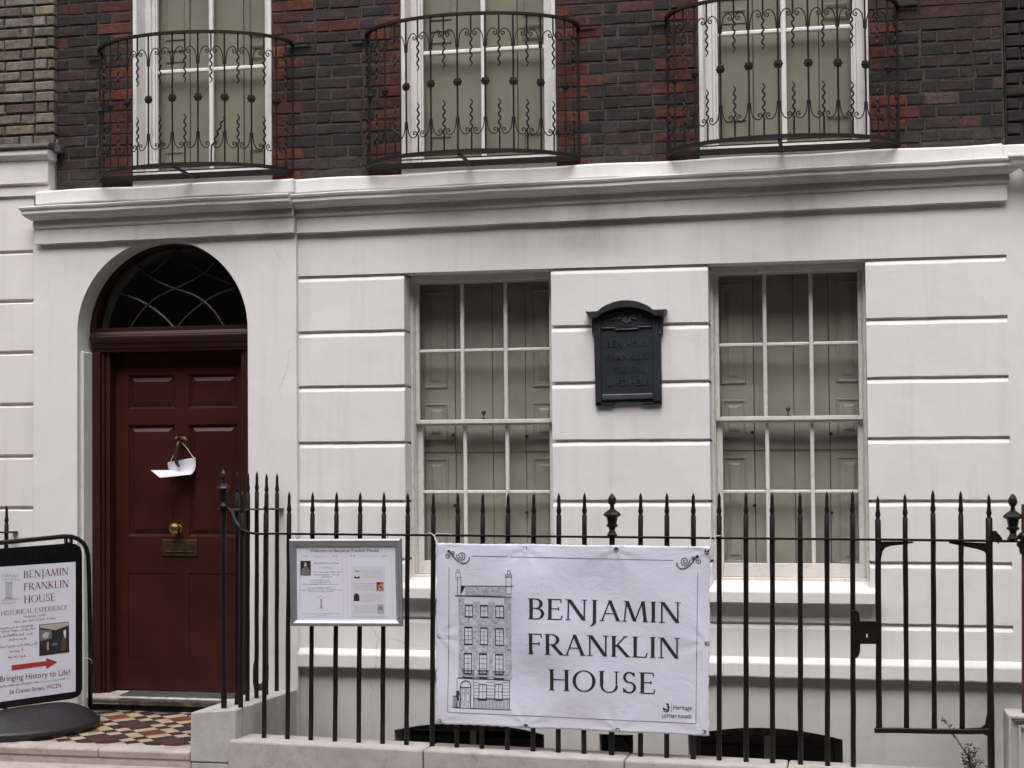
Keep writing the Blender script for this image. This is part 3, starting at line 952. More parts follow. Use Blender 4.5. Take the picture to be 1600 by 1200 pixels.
# knob, letter plate, knocker
kc = H(279, 826, LY)
b = MB(); b.lathe((kc.x, LY, kc.z), [(0.03, 0.0), (0.03, 0.006), (0.014, 0.012), (0.013, 0.035), (0.028, 0.042), (0.042, 0.056), (0.044, 0.068), (0.036, 0.082), (0.018, 0.089), (0.001, 0.09)], 10, axis='y')
hpart(b, 'door_knob', 'brass', DOOR)
p, q = H(254, 843, LY), H(309, 869, LY)
b = MB(); b.box(p.x, q.x, LY - 0.012, LY - 0.0005, q.z, p.z)
LB = hpart(b, 'letter_plate', 'brassdull', DOOR, bev=0.004)
b = MB()
x0, x1, z0, z1 = p.x + 0.03, q.x - 0.03, q.z + 0.028, p.z - 0.03
b.box(x0, x1, LY - 0.018, LY - 0.0125, z0 + 0.006, z1 - 0.006)
b.box(x0 - 0.005, x1 + 0.005, LY - 0.021, LY - 0.0122, z1 - 0.006, z1); b.box(x0 - 0.005, x1 + 0.005, LY - 0.021, LY - 0.0122, z0, z0 + 0.006)
hpart(b, 'letter_flap', 'brassdull', DOOR, bev=0.002)
kp = H(284, 690, LY)
b = MB(); b.lathe((kp.x + 0.012, LY, kp.z), [(0.036, 0.0), (0.036, 0.008), (0.026, 0.016), (0.012, 0.018), (0.001, 0.018)], 16, axis='y')
hpart(b, 'knocker_plate', 'brassdull', DOOR, smooth=False)
def kn(px, py, out):
    v = H(px, py, LY - out); return v
b = MB()
b.tube([kn(287, 690, .02), kn(281, 688, .06), kn(278, 692, .085), kn(277.5, 700, .09), kn(275.5, 708, .09), kn(274.5, 716, .085), kn(276.5, 724, .07), kn(279, 729, .055)],
       [.010, .014, .016, .013, .019, .020, .013, .009], 8)
b.tube([kn(280, 686, .075), kn(276, 684.5, .095), kn(272, 688, .115)], [.014, .017, .007], 7)
b.tube([kn(277, 684, .085), kn(275, 679, .08)], [.008, .002], 5); b.tube([kn(281, 685, .07), kn(282, 680, .065)], [.008, .002], 5)
hpart(b, 'knocker', 'brassdull', DOOR, smooth=True)
# threshold
b = MB()
b.prism([(0.30, 0.395), (0.30, 0.47), (0.10, 0.458), (0.055, 0.452), (0.045, 0.438), (0.05, 0.42), (0.06, 0.412), (0.06, 0.395)], fx0 - 0.005, fx0 + 0.24, 'x')
hpart(b, 'threshold', 'step', bev=0.003)
b = MB()
b.prism([(0.30, 0.395), (0.30, 0.474), (0.095, 0.464), (0.052, 0.458), (0.038, 0.444), (0.040, 0.424), (0.055, 0.410), (0.06, 0.395)], fx0 + 0.2405, fx1 + 0.01, 'x')
hpart(b, 'threshold_strip', 'metal', bev=0.003)
b = MB(); b.box(fx0 - 0.01, fx1 + 0.02, 0.09, 0.30, 0.1, 0.3945); hpart(b, 'riser', 'ink')

# ground floor sash windows ------------------------------------------------------
def offs(px, py, y):
    return H(px, py, y)
def sash_window(x0, x1):
    ww = x1 - x0
    def fx(px):      # x measured on the right-hand window, as a fraction of the opening
        return x0 + ww * (H(px, 600, 0.2).x - XE_L) / (XE - XE_L)
    XE_L = XD
    zt = GZ[0]
    b = MB()
    b.box(x0, x0 + 0.018, 0.15, 0.30, sill_z, zt); b.box(x1 - 0.018, x1, 0.15, 0.30, sill_z, zt)
    b.box(x0 + 0.018, x1 - 0.018, 0.15, 0.30, zt - 0.045, zt)
    b.box(x0 + 0.018, x1 - 0.018, 0.15, 0.30, sill_z, sill_z + 0.03)
    b.box(x0 + 0.0185, x0 + 0.0245, 0.165, 0.29, sill_z + 0.03, zt - 0.045); b.box(x1 - 0.0245, x1 - 0.0185, 0.165, 0.29, sill_z + 0.03, zt - 0.045)
    W = hpart(b, 'sash_window', 'cream', bev=0.004)
    gl, gr = x0 + 0.050, x1 - 0.049
    mr0, mr1 = ZC + 0.528, ZC + 0.565         # meeting rail
    mr0 = H(1230, 656.5, 0.19).z; mr1 = H(1230, 650, 0.19).z
    gt = H(1230, 427.5, 0.2).z
    gb = H(1230, 880, 0.25).z
    h1 = H(1230, 537.5, 0.2).z; h2 = H(1230, 768, 0.25).z
    cw = (gr - gl)
    bars = [gl + cw * k / 3 for k in (1, 2)]
    def sash(y0, y1, z0, z1, bl, br_, zb, name):
        b = MB()
        b.box(x0 + 0.025, bl, y0, y1, z0, z1); b.box(br_, x1 - 0.025, y0, y1, z0, z1)
        return b
    # upper sash
    y0, y1 = 0.19, 0.225
    b = sash(y0, y1, mr0, zt - 0.046, gl, gr, 0, '')
    b.box(gl, gr, y0, y1, gt, zt - 0.046); b.box(gl, gr, y0 - 0.006, y1, mr0, mr1)
    hpart(b, 'upper_sash', 'cream', W, bev=0.003)
    for xb in bars:
        b = MB(); b.box(xb - 0.0125, xb + 0.0125, y0 + 0.003, y1 - 0.003, mr1, gt); hpart(b, 'glazing_bar', 'cream', W, bev=0.005)
    xs = [gl, bars[0] - 0.0125, bars[0] + 0.0125, bars[1] - 0.0125, bars[1] + 0.0125, gr]
    for k in range(3):
        b = MB(); b.box(xs[2 * k], xs[2 * k + 1], y0 + 0.004, y1 - 0.004, h1 - 0.011, h1 + 0.011); hpart(b, 'glazing_bar', 'cream', W, bev=0.005)
        for za, zb_ in ((mr1, h1 - 0.011), (h1 + 0.011, gt)):
            b = MB(); b.box(xs[2 * k] - 0.003, xs[2 * k + 1] + 0.003, y0 + 0.016, y0 + 0.019, za - 0.003, zb_ + 0.003)
            hpart(b, 'pane', 'glass', W)
    # lower sash, one sash thickness further in
    y0, y1 = 0.232, 0.267
    gl2, gr2 = gl + 0.012, gr - 0.012
    lb = sill_z + 0.031
    b = sash(y0, y1, lb, mr1 - 0.004, gl2, gr2, 0, '')
    b.box(gl2, gr2, y0, y1, lb, gb); b.box(gl2, gr2, y0, y1, mr0 - 0.012, mr1 - 0.004)
    hpart(b, 'lower_sash', 'cream', W, bev=0.003)
    cw = gr2 - gl2
    bars = [gl2 + cw * k / 3 for k in (1, 2)]
    for xb in bars:
        b = MB(); b.box(xb - 0.0125, xb + 0.0125, y0 + 0.003, y1 - 0.003, gb, mr0 - 0.012); hpart(b, 'glazing_bar', 'cream', W, bev=0.005)
    xs = [gl2, bars[0] - 0.0125, bars[0] + 0.0125, bars[1] - 0.0125, bars[1] + 0.0125, gr2]
    for k in range(3):
        b = MB(); b.box(xs[2 * k], xs[2 * k + 1], y0 + 0.004, y1 - 0.004, h2 - 0.011, h2 + 0.011); hpart(b, 'glazing_bar', 'cream', W, bev=0.005)
        for za, zb_ in ((gb, h2 - 0.011), (h2 + 0.011, mr0 - 0.012)):
            b = MB(); b.box(xs[2 * k] - 0.003, xs[2 * k + 1] + 0.003, y0 + 0.016, y0 + 0.019, za - 0.003, zb_ + 0.003)
            hpart(b, 'pane', 'glass', W)
    # sash fastener and screws
    c = H(1234, 645, 0.19)
    b = MB(); b.lathe((x0 + ww * 0.495, 0.20, mr1 + 0.03), [(0.004, 0), (0.012, 0.006), (0.016, 0.02), (0.010, 0.03), (0.001, 0.034)], 10)
    b.box(x0 + ww * 0.495 - 0.02, x0 + ww * 0.495 + 0.02, 0.193, 0.222, mr1 + 0.0005, mr1 + 0.006); b.tube([(x0 + ww * 0.495, 0.2, mr1), (x0 + ww * 0.495, 0.2, mr1 + 0.035)], 0.004, 6)
    hpart(b, 'sash_fastener', 'brassdull', W)
    # folding shutters behind the glass
    SY = 0.325
    split = H(1230, 703, SY).z
    lv = [x0 - 0.02, fx(1176), fx(1239), fx(1295), x1 + 0.02]
    for zi, (za, zb_) in enumerate(((split, zt + 0.03), (sill_z - 0.05, split + 0.001))):
        for k in range(4):
            xa, xb = lv[k] + 0.002, lv[k + 1] - 0.002
            b = MB(); yy = SY + (0.006 if k in (1, 2) else 0.0) + (0.0 if zi == 0 else 0.010)
            b.box(xa, xb, yy, yy + 0.03, za, zb_)
            S_ = hpart(b, 'shutter', 'shutter', W, bev=0.003)
        for k, (pa, pb) in ((0, (1127, 1161)), (3, (1309, 1343))):
            xa, xb = fx(pa), fx(pb)
            py_ = 0.0 if zi == 0 else 0.010
            spans = [(zt - 0.10, H(1150, 597, SY).z), (H(1150, 627, SY).z, split + 0.09)] if zi == 0 else [(H(1150, 716, SY).z, H(1150, 877, SY).z)]
            for z1, z0 in spans:
                b = MB()
                fr = [(-0.012, SY + 0.001), (-0.008, SY - 0.010), (0.0, SY - 0.010), (0.008, SY - 0.001), (0.03, SY - 0.001), (0.045, SY - 0.009)]
                vs_ = []
                for d, y in fr:
                    vs_ += [(xa + d, y + py_, z0 + d), (xb - d, y + py_, z0 + d), (xb - d, y + py_, z1 - d), (xa + d, y + py_, z1 - d)]
                fs_ = []
                for kk in range(len(fr) - 1):
                    for i in range(4):
                        j = (i + 1) % 4
                        fs_.append((4 * kk + i, 4 * kk + j, 4 * kk + 4 + j, 4 * kk + 4 + i))
                fs_.append(tuple(range(4 * len(fr) - 4, 4 * len(fr))))
                b.add(vs_, fs_)
                hpart(b, 'shutter_panel', 'shutter', W)
    b = MB()
    for px, py in ((1173, 676), (1297, 678), (1175, 790), (1296, 801)):
        q = H(px, py, SY); b.lathe((fx(px), SY, q.z), [(0.009, 0), (0.009, 0.012), (0.012, 0.018), (0.001, 0.024)], 8, axis='y')
    hpart(b, 'shutter_knob', 'brassdull', W)
    # sloping painted stone sill
    b = MB(); b.prism([(0.155, sill_z + 0.012), (0.155, sill_z - 0.08), (-0.005, 1.165), (-0.085, 1.165), (-0.085, 1.237), (-0.075, 1.245)], x0 - 0.055, x1 + 0.052, 'x')
    hpart(b, 'window_sill', 'stucco', W, bev=0.005)
    # room behind: plaster lining of the opening
    b = MB(); b.box(x0 - 0.03, x0 - 0.001, 0.301, 0.42, sill_z - 0.05, zt + 0.03); b.box(x1 + 0.001, x1 + 0.03, 0.301, 0.42, sill_z - 0.05, zt + 0.03)
    hpart(b, 'lining', 'shutter', W)
sash_window(XB, XC)
sash_window(XD, XE)

# tall first-floor windows ----------------------------------------------------------
BRY = 0.02                  # brick face
UP = [(-4.869, -3.848, H(320, 262, .2).z), (-2.924, -1.868, H(760, 240, .2).z), (-0.924, 0.148, H(1228, 222, .2).z)]
UTOP = 6.30
def tall_window(x0, x1, hb):
    zb = 4.085
    b = MB()
    # painted reveal and arris strip
    b.box(x0, x0 + 0.028, BRY - 0.008, BRY + 0.21, zb - 0.05, UTOP); b.box(x1 - 0.028, x1, BRY - 0.008, BRY + 0.21, zb - 0.05, UTOP)
    W = hpart(b, 'tall_window', 'white', bev=0.004)
    a0, a1 = x0 + 0.0285, x1 - 0.0285
    fy = BRY + 0.125
    b = MB()
    b.box(a0, a0 + 0.045, fy, fy + 0.09, zb, UTOP); b.box(a1 - 0.045, a1, fy, fy + 0.09, zb, UTOP)
    b.box(a0 + 0.0455, a0 + 0.066, fy + 0.025, fy + 0.085, zb, UTOP); b.box(a1 - 0.066, a1 - 0.0455, fy + 0.025, fy + 0.085, zb, UTOP)
    b.box(a0 + 0.0455, a1 - 0.0455, fy - 0.02, fy + 0.10, zb - 0.03, zb - 0.001)
    hpart(b, 'window_frame', 'white', W, bev=0.003)
    g0, g1 = a0 + 0.067, a1 - 0.067
    sy = fy + 0.035
    b = MB()
    b.box(g0, g1, sy, sy + 0.035, zb, zb + 0.055); b.box(g0, g1, sy, sy + 0.035, UTOP - 0.05, UTOP)
    b.box(g0, g0 + 0.012, sy, sy + 0.035, zb + 0.0555, UTOP - 0.0505); b.box(g1 - 0.012, g1, sy, sy + 0.035, zb + 0.0555, UTOP - 0.0505)
    hpart(b, 'sash', 'white', W, bev=0.003)
    xm = (g0 + g1) / 2
    b = MB(); b.box(xm - 0.016, xm + 0.016, sy + 0.003, sy + 0.032, zb + 0.056, UTOP - 0.051); hpart(b, 'glazing_bar', 'white', W, bev=0.006)
    hs_ = [hb, hb + 0.72]
    zl = [zb + 0.055] + hs_ + [UTOP - 0.05]
    for xa, xb in ((g0 + 0.0125, xm - 0.0165), (xm + 0.0165, g1 - 0.0125)):
        for z in hs_:
            b = MB(); b.box(xa, xb, sy + 0.004, sy + 0.031, z - 0.014, z + 0.014); hpart(b, 'glazing_bar', 'white', W, bev=0.006)
        for za, zb_ in zip(zl[:-1], zl[1:]):
            b = MB(); b.box(xa - 0.003, xb + 0.003, sy + 0.015, sy + 0.018, za + 0.005, zb_ - 0.005); hpart(b, 'pane', 'glass', W)
    # olive folding shutters just behind, with fielded panels
    yy = sy + 0.085
    lf = [a0 - 0.02, a0 + (a1 - a0) * 0.30, a0 + (a1 - a0) * 0.50, a0 + (a1 - a0) * 0.72, a1 + 0.02]
    for k in range(4):
        b = MB(); b.box(lf[k] + 0.0015, lf[k + 1] - 0.0015, yy + 0.010 * (k % 2), yy + 0.03, zb - 0.05, UTOP + 0.05); hpart(b, 'shutter', 'blind', W, bev=0.003)
    for xa, xb in ((lf[0] + 0.14, lf[1] - 0.05), (lf[3] + 0.05, lf[4] - 0.12)):
        for za, zb_ in ((zb - 0.03, hb - 0.55), (hb + 0.10, hb + 0.18), (hb + 0.26, UTOP - 0.1)):
            if zb_ - za < 0.1 and False: continue
            b = MB(); b.box(xa - 0.012, xb + 0.012, yy - 0.008, yy - 0.0005, zb_ - 0.014, zb_); b.box(xa - 0.012, xa, yy - 0.008, yy - 0.0005, za, zb_ - 0.0145)
            b.box(xb, xb + 0.012, yy - 0.008, yy - 0.0005, za, zb_ - 0.0145); b.box(xa - 0.012, xb + 0.012, yy - 0.008, yy - 0.0005, za - 0.014, za - 0.0005)
            hpart(b, 'shutter_panel', 'blind', W, bev=0.002)
    # white ledge under the sash
    b = MB(); b.prism([(BRY + 0.24, zb - 0.03), (BRY + 0.24, 4.0), (0.012, 4.0), (0.012, 4.04), (0.06, zb - 0.032)], x0 - 0.002, x1 + 0.002, 'x')
    hpart(b, 'window_sill', 'white', W, bev=0.003)
for i, (x0, x1, zb) in enumerate(UP):
    tall_window(x0, x1, [4.845, 4.866, 4.877][i])
b = MB(); b.box(UP[0][0] - 0.3, UP[2][1] + 0.3, 0.44, 0.5, 4.0, 6.5); hpart(b, 'wall', 'ink')  # unseen black sheet closing off the back of the upper windows

# brickwork ----------------------------------------------------------------------------
def brick_meshes(mat, L, Hh, Dp, nvar, seed, rough=0.0025):
    out = []
    rnd = random.Random(seed)
    for v in range(nvar):
        me = bpy.data.meshes.new('brick')
        bm = bmesh.new()
        bmesh.ops.create_cube(bm, size=1.0)
        for vv in bm.verts:
            vv.co = Vector((vv.co.x * L, vv.co.y * Dp, vv.co.z * Hh))
        es = [e for e in bm.edges if all(abs(w.co.y + Dp / 2) < 1e-5 for w in e.verts)]
        bmesh.ops.bevel(bm, geom=es, offset=rnd.uniform(0.004, 0.009), segments=1, affect='EDGES', profile=0.5)
        for vv in bm.verts:
            if vv.co.y < 0:
                vv.co += Vector((rnd.uniform(-1, 1) * rough, rnd.uniform(-1, 1) * rough * 0.7, rnd.uniform(-1, 1) * rough))
        bmesh.ops.triangulate(bm, faces=bm.faces)
        bmesh.ops.recalc_face_normals(bm, faces=bm.faces)
        bm.to_mesh(me); bm.free()
        me.materials.append(M[mat])
        out.append(me)
    return out

class Bricklayer:
    """lays Flemish bond in a rectangle; the 300 bricks lowest in the wall are single parts, those above the picture are one part"""
    def __init__(s, parent, mat, y, dp, pitch, joint):
        s.parent, s.mat, s.y, s.dp, s.pitch, s.joint = parent, mat, y, dp, pitch, joint
        s.cache = {}
        s.high = MB()
        s.count = 0
    def mesh(s, L, rnd):
        key = round(L / 0.008)
        if key not in s.cache:
            s.cache[key] = brick_meshes(s.mat, key * 0.008, s.pitch - s.joint, s.dp, 3, key)
        return rnd.choice(s.cache[key])
    def lay(s, x0, x1, z0, z1, zmax, colour, rnd, str_=0.218, hdr=0.105):
        row = 0
        z = z0
        while z < z1:
            x = x0
            k = row % 2
            if row % 2: first = hdr
            else: first = str_
            seq = 0
            while x < x1 - 0.01:
                L = (str_ if (seq + row) % 2 == 0 else hdr) + rnd.uniform(-0.008, 0.008)
                if x1 - (x + L) < 0.05: L = x1 - x
                if seq == 0 and row % 2: L = hdr * 0.9
                cx, cz = x + L / 2, z + s.pitch / 2
                Lb = L - s.joint * 0.9
                if cz < zmax and s.count < 300:
                    me = s.mesh(Lb, rnd)
                    p = lean((cx + rnd.uniform(-.002, .002), s.y + s.dp / 2 + rnd.uniform(-.003, .002), cz + rnd.uniform(-.002, .002)))
                    m = Matrix.Translation(p - root_loc(s.parent)) @ Matrix.Rotation(rnd.uniform(-.012, .012), 4, 'Y') @ Matrix.Rotation(rnd.uniform(-.008, .008), 4, 'Z')
                    o = place_copy(me, 'brick', s.parent, m)
                    o.color = (*colour(cx, cz, rnd), 1)
                    s.count += 1
                else:
                    s.high.box(cx - Lb / 2, cx + Lb / 2, s.y, s.y + s.dp, z + s.joint / 2, z + s.pitch - s.joint / 2)
                x += L; seq += 1
            z += s.pitch; row += 1
    def finish(s):
        if s.high.v:
            o = s.high.build('brickwork', M[s.mat], s.parent, lean_=True)
            o['kind'] = 'stuff'; o.color = (0.05, 0.028, 0.027, 1)
        return s.count

PAL = [((0.0265, 0.0210, 0.0220), 6), ((0.033, 0.0240, 0.0240), 6), ((0.043, 0.0265, 0.025), 4), ((0.058, 0.029, 0.026), 1.0), ((0.0215, 0.0185, 0.0195), 4), ((0.105, 0.034, 0.023), 0.3), ((0.085, 0.060, 0.054), 0.5)]
def pick(pal, rnd):
    t = rnd.uniform(0, sum(w for _, w in pal))
    for c, w in pal:
        t -= w
        if t <= 0: break
    j = rnd.uniform(0.8, 1.2)
    return tuple(k * j for k in c)
RED = [((0.082, 0.0262, 0.0165), 6), ((0.105, 0.032, 0.016), 3.5), ((0.060, 0.0235, 0.017), 4), ((0.125, 0.041, 0.018), 0.7)]
jambs = [k for u in UP for k in u[:2]]
def main_col(x, z, rnd):
    d = min(abs(x - j) for j in jambs)
    if d < 0.205 and rnd.random() < 0.96: return pick(RED, rnd)
    c = pick(PAL, rnd)
    if z > 4.95 and rnd.random() < 0.10: return pick(RED, rnd)
    if z < 4.12: return tuple(k * 0.9 + 0.012 for k in c)
    return c
PIERS = [(-5.457, UP[0][0]), (UP[0][1], UP[1][0]), (UP[1][1], UP[2][0]), (UP[2][1], XF + 0.005)]
b = MB()
for x0, x1 in PIERS:
    b.box(x0, x1, BRY + 0.005, 0.43, 3.9, 6.5)
hpart(b, 'wall', 'mortar')
BL = Bricklayer(HOUSE, 'brick', BRY, 0.05, 0.0785, 0.0095)
rnd = random.Random(11)
ztop = [5.36, 5.27, 5.12, 5.00]
for (x0, x1), zm in zip(PIERS, ztop):
    BL.lay(x0 + 0.004, x1 - 0.004, 3.985, 6.45, zm, main_col, rnd)
BL.finish()
# iron cramp where the two houses meet
p, q = H(84, 229, 0.0), H(99, 239, 0.0)
b = MB(); b.box(p.x, q.x, -0.045, 0.02, q.z, p.z); b.tube([(p.x + 0.03, 0.0, p.z + 0.045), (p.x + 0.035, -0.02, p.z + 0.02), (p.x + 0.03, -0.02, p.z - 0.03)], 0.012, 6)
hpart(b, 'iron_cramp', 'lead', bev=0.004)

# ================================================================== LEFT NEIGHBOUR
NB = thing('townhouse', 'neighbouring house of weathered yellow stock brick above pale stucco beside the front door', 'house', (-7, 0, 0))
NY = -0.032
ngz = [H(25, y, NY).z for y in (392, 469, 549.3, 630.6, 711.5, 792)]
d_ = ngz[4] - ngz[5]
ngz += [ngz[-1] - d_ * k for k in (1, 2, 3)]
b = MB(); b.box(-9.5, BAYL - 0.002, NY + 0.02, 0.4, -0.3, 4.0)
hpart(b, 'wall', 'stucco_left', NB)
ztop_n = H(20, 306, NY).z
b = MB(); b.box(-9.5, BAYL - 0.0015, NY, NY + 0.05, ngz[0], ztop_n); hpart(b, 'stucco_block', 'stucco_left', NB, bev=0.006)
for k in range(len(ngz) - 1):
    b = MB(); b.box(-9.5, BAYL - 0.0015, NY, NY + 0.05, ngz[k + 1], ngz[k] - 0.02); hpart(b, 'stucco_block', 'stucco_left', NB, bev=0.008)
NXR = H(74, 270, -0.08).x
z1, z2, z3, z4, z5 = [H(30, y, -0.08).z for y in (236, 245, 251, 288, 305.5)]
b = MB(); b.moulding([(0.05, z5), (NY - 0.02, z5), (NY - 0.02, z4), (NY - 0.042, z4 + 0.004), (NY - 0.042, z3), (0.05, z3)], -9.5, NXR, NY); hpart(b, 'architrave', 'stucco_left', NB, bev=0.004)
b = MB(); b.moulding([(0.05, z3 + 0.0005), (NY - 0.05, z3 + 0.0005), (NY - 0.075, z2), (NY - 0.085, z2 + 0.002), (NY - 0.085, z1), (0.05, z1 + 0.01)], -9.5, NXR + 0.02, NY); hpart(b, 'cornice', 'stucco_left', NB, bev=0.003)
b = MB(); b.moulding([(0.05, z1 + 0.011), (NY - 0.10, z1 + 0.002), (NY - 0.105, z1 + 0.02), (NY - 0.08, z1 + 0.045), (0.05, z1 + 0.075)], -9.5, NXR + 0.035, NY); hpart(b, 'lead_capping', 'lead', NB, bev=0.006, seg=2)
nbx = H(85, 100, NY).x
b = MB(); b.box(-9.5, nbx - 0.012, NY + 0.013, 0.4, z1, 6.5); hpart(b, 'wall', 'mortar_left', NB)
NPAL = [((0.135, 0.117, 0.10), 4), ((0.16, 0.138, 0.115), 3), ((0.11, 0.095, 0.085), 3), ((0.088, 0.066, 0.060), 1.6), ((0.165, 0.14, 0.10), 1), ((0.18, 0.17, 0.155), 1.5)]
NL = Bricklayer(NB, 'brick_left', NY, 0.06, 0.0767, 0.0125)
rnd = random.Random(5)
NL.lay(-6.25, nbx, z1 + 0.045, 6.45, 5.42, lambda x, z, r: pick(NPAL, r), rnd, 0.222, 0.106)
NL.finish()
b = MB(); b.box(-9.5, -6.26, NY, NY + 0.05, z1 + 0.05, 6.45)
o = hpart(b, 'wall', 'mortar_left', NB)

# ================================================================== RIGHT NEIGHBOUR
RB = thing('townhouse', 'dark sooty brick house with a white cornice end at the right hand party wall', 'house', (2.4, 0, 0))
b = MB(); b.box(XF + 0.225, 5.0, 0.0, 0.4, -1.5, 3.9); hpart(b, 'wall', 'stucco', RB)
b = MB(); b.box(XF + 0.012, 5.0, BRY + 0.03, 0.4, 3.9005, 6.5); hpart(b, 'wall', 'mortar', RB)
c = H(1592, 248, -0.1)
b = MB(); b.moulding([(0.05, 3.80), (-0.06, 3.80), (-0.10, 3.845), (-0.16, 3.865), (-0.168, 3.888), (-0.188, 3.91), (-0.185, 3.93), (0.05, 3.945)], c.x + 0.11, 5.0, -0.0, 1, 0); hpart(b, 'cornice', 'stucco', RB, bev=0.003)
b = MB(); b.moulding([(0.05, 3.60), (-0.04, 3.60), (-0.055, 3.70), (-0.07, 3.7995), (0.05, 3.7995)], c.x + 0.12, 5.0, 0.0, 1, 0); hpart(b, 'architrave', 'stucco', RB, bev=0.003)
b = MB(); b.box(XF - 0.02, 5.0, -0.045, 0.1, 3.9255, 4.013); hpart(b, 'blocking_course', 'stucco', RB, bev=0.008)
RL = Bricklayer(RB, 'brick', BRY + 0.012, 0.05, 0.0785, 0.012)
RL.lay(XF + 0.014, 1.62, 4.0135, 6.45, 5.0, lambda x, z, r: pick([((0.016, 0.0135, 0.0145), 3), ((0.022, 0.018, 0.019), 2)], r), random.Random(8))
RL.finish()
b = MB(); b.box(1.63, 5.0, BRY + 0.012, BRY + 0.06, 4.02, 6.45); hpart(b, 'wall', 'mortar', RB)

# ================================================================== BALCONIES
BA, BD, BH = 0.72, 0.42, 0.895
_tab = []; ARC = 0
def set_bow(a_, d_):
    global BA, BD, ARC, _tab
    BA, BD = a_, d_
    _tab = []; acc = 0.0; prev = None
    for i in range(401):
        th = math.pi * (1 - i / 400)
        p = Vector((BA * math.cos(th), -BD * math.sin(th), 0))
        if prev is not None: acc += (p - prev).length
        _tab.append((acc, th)); prev = p
    ARC = acc
set_bow(0.72, 0.41)
def arc_th(s):
    s = max(0, min(ARC, s))
    lo, hi = 0, 400
    while hi - lo > 1:
        m_ = (lo + hi) // 2
        if _tab[m_][0] <= s: lo = m_
        else: hi = m_
    a, b_ = _tab[lo], _tab[hi]
    t = (s - a[0]) / max(1e-9, b_[0] - a[0])
    return a[1] + (b_[1] - a[1]) * t
def bow(s, z, out=0.0):
    th = arc_th(s)
    nrm = Vector((math.cos(th) / BA, -math.sin(th) / BD, 0)).normalized()
    return Vector((BA * math.cos(th), -BD * math.sin(th), z)) + nrm * out
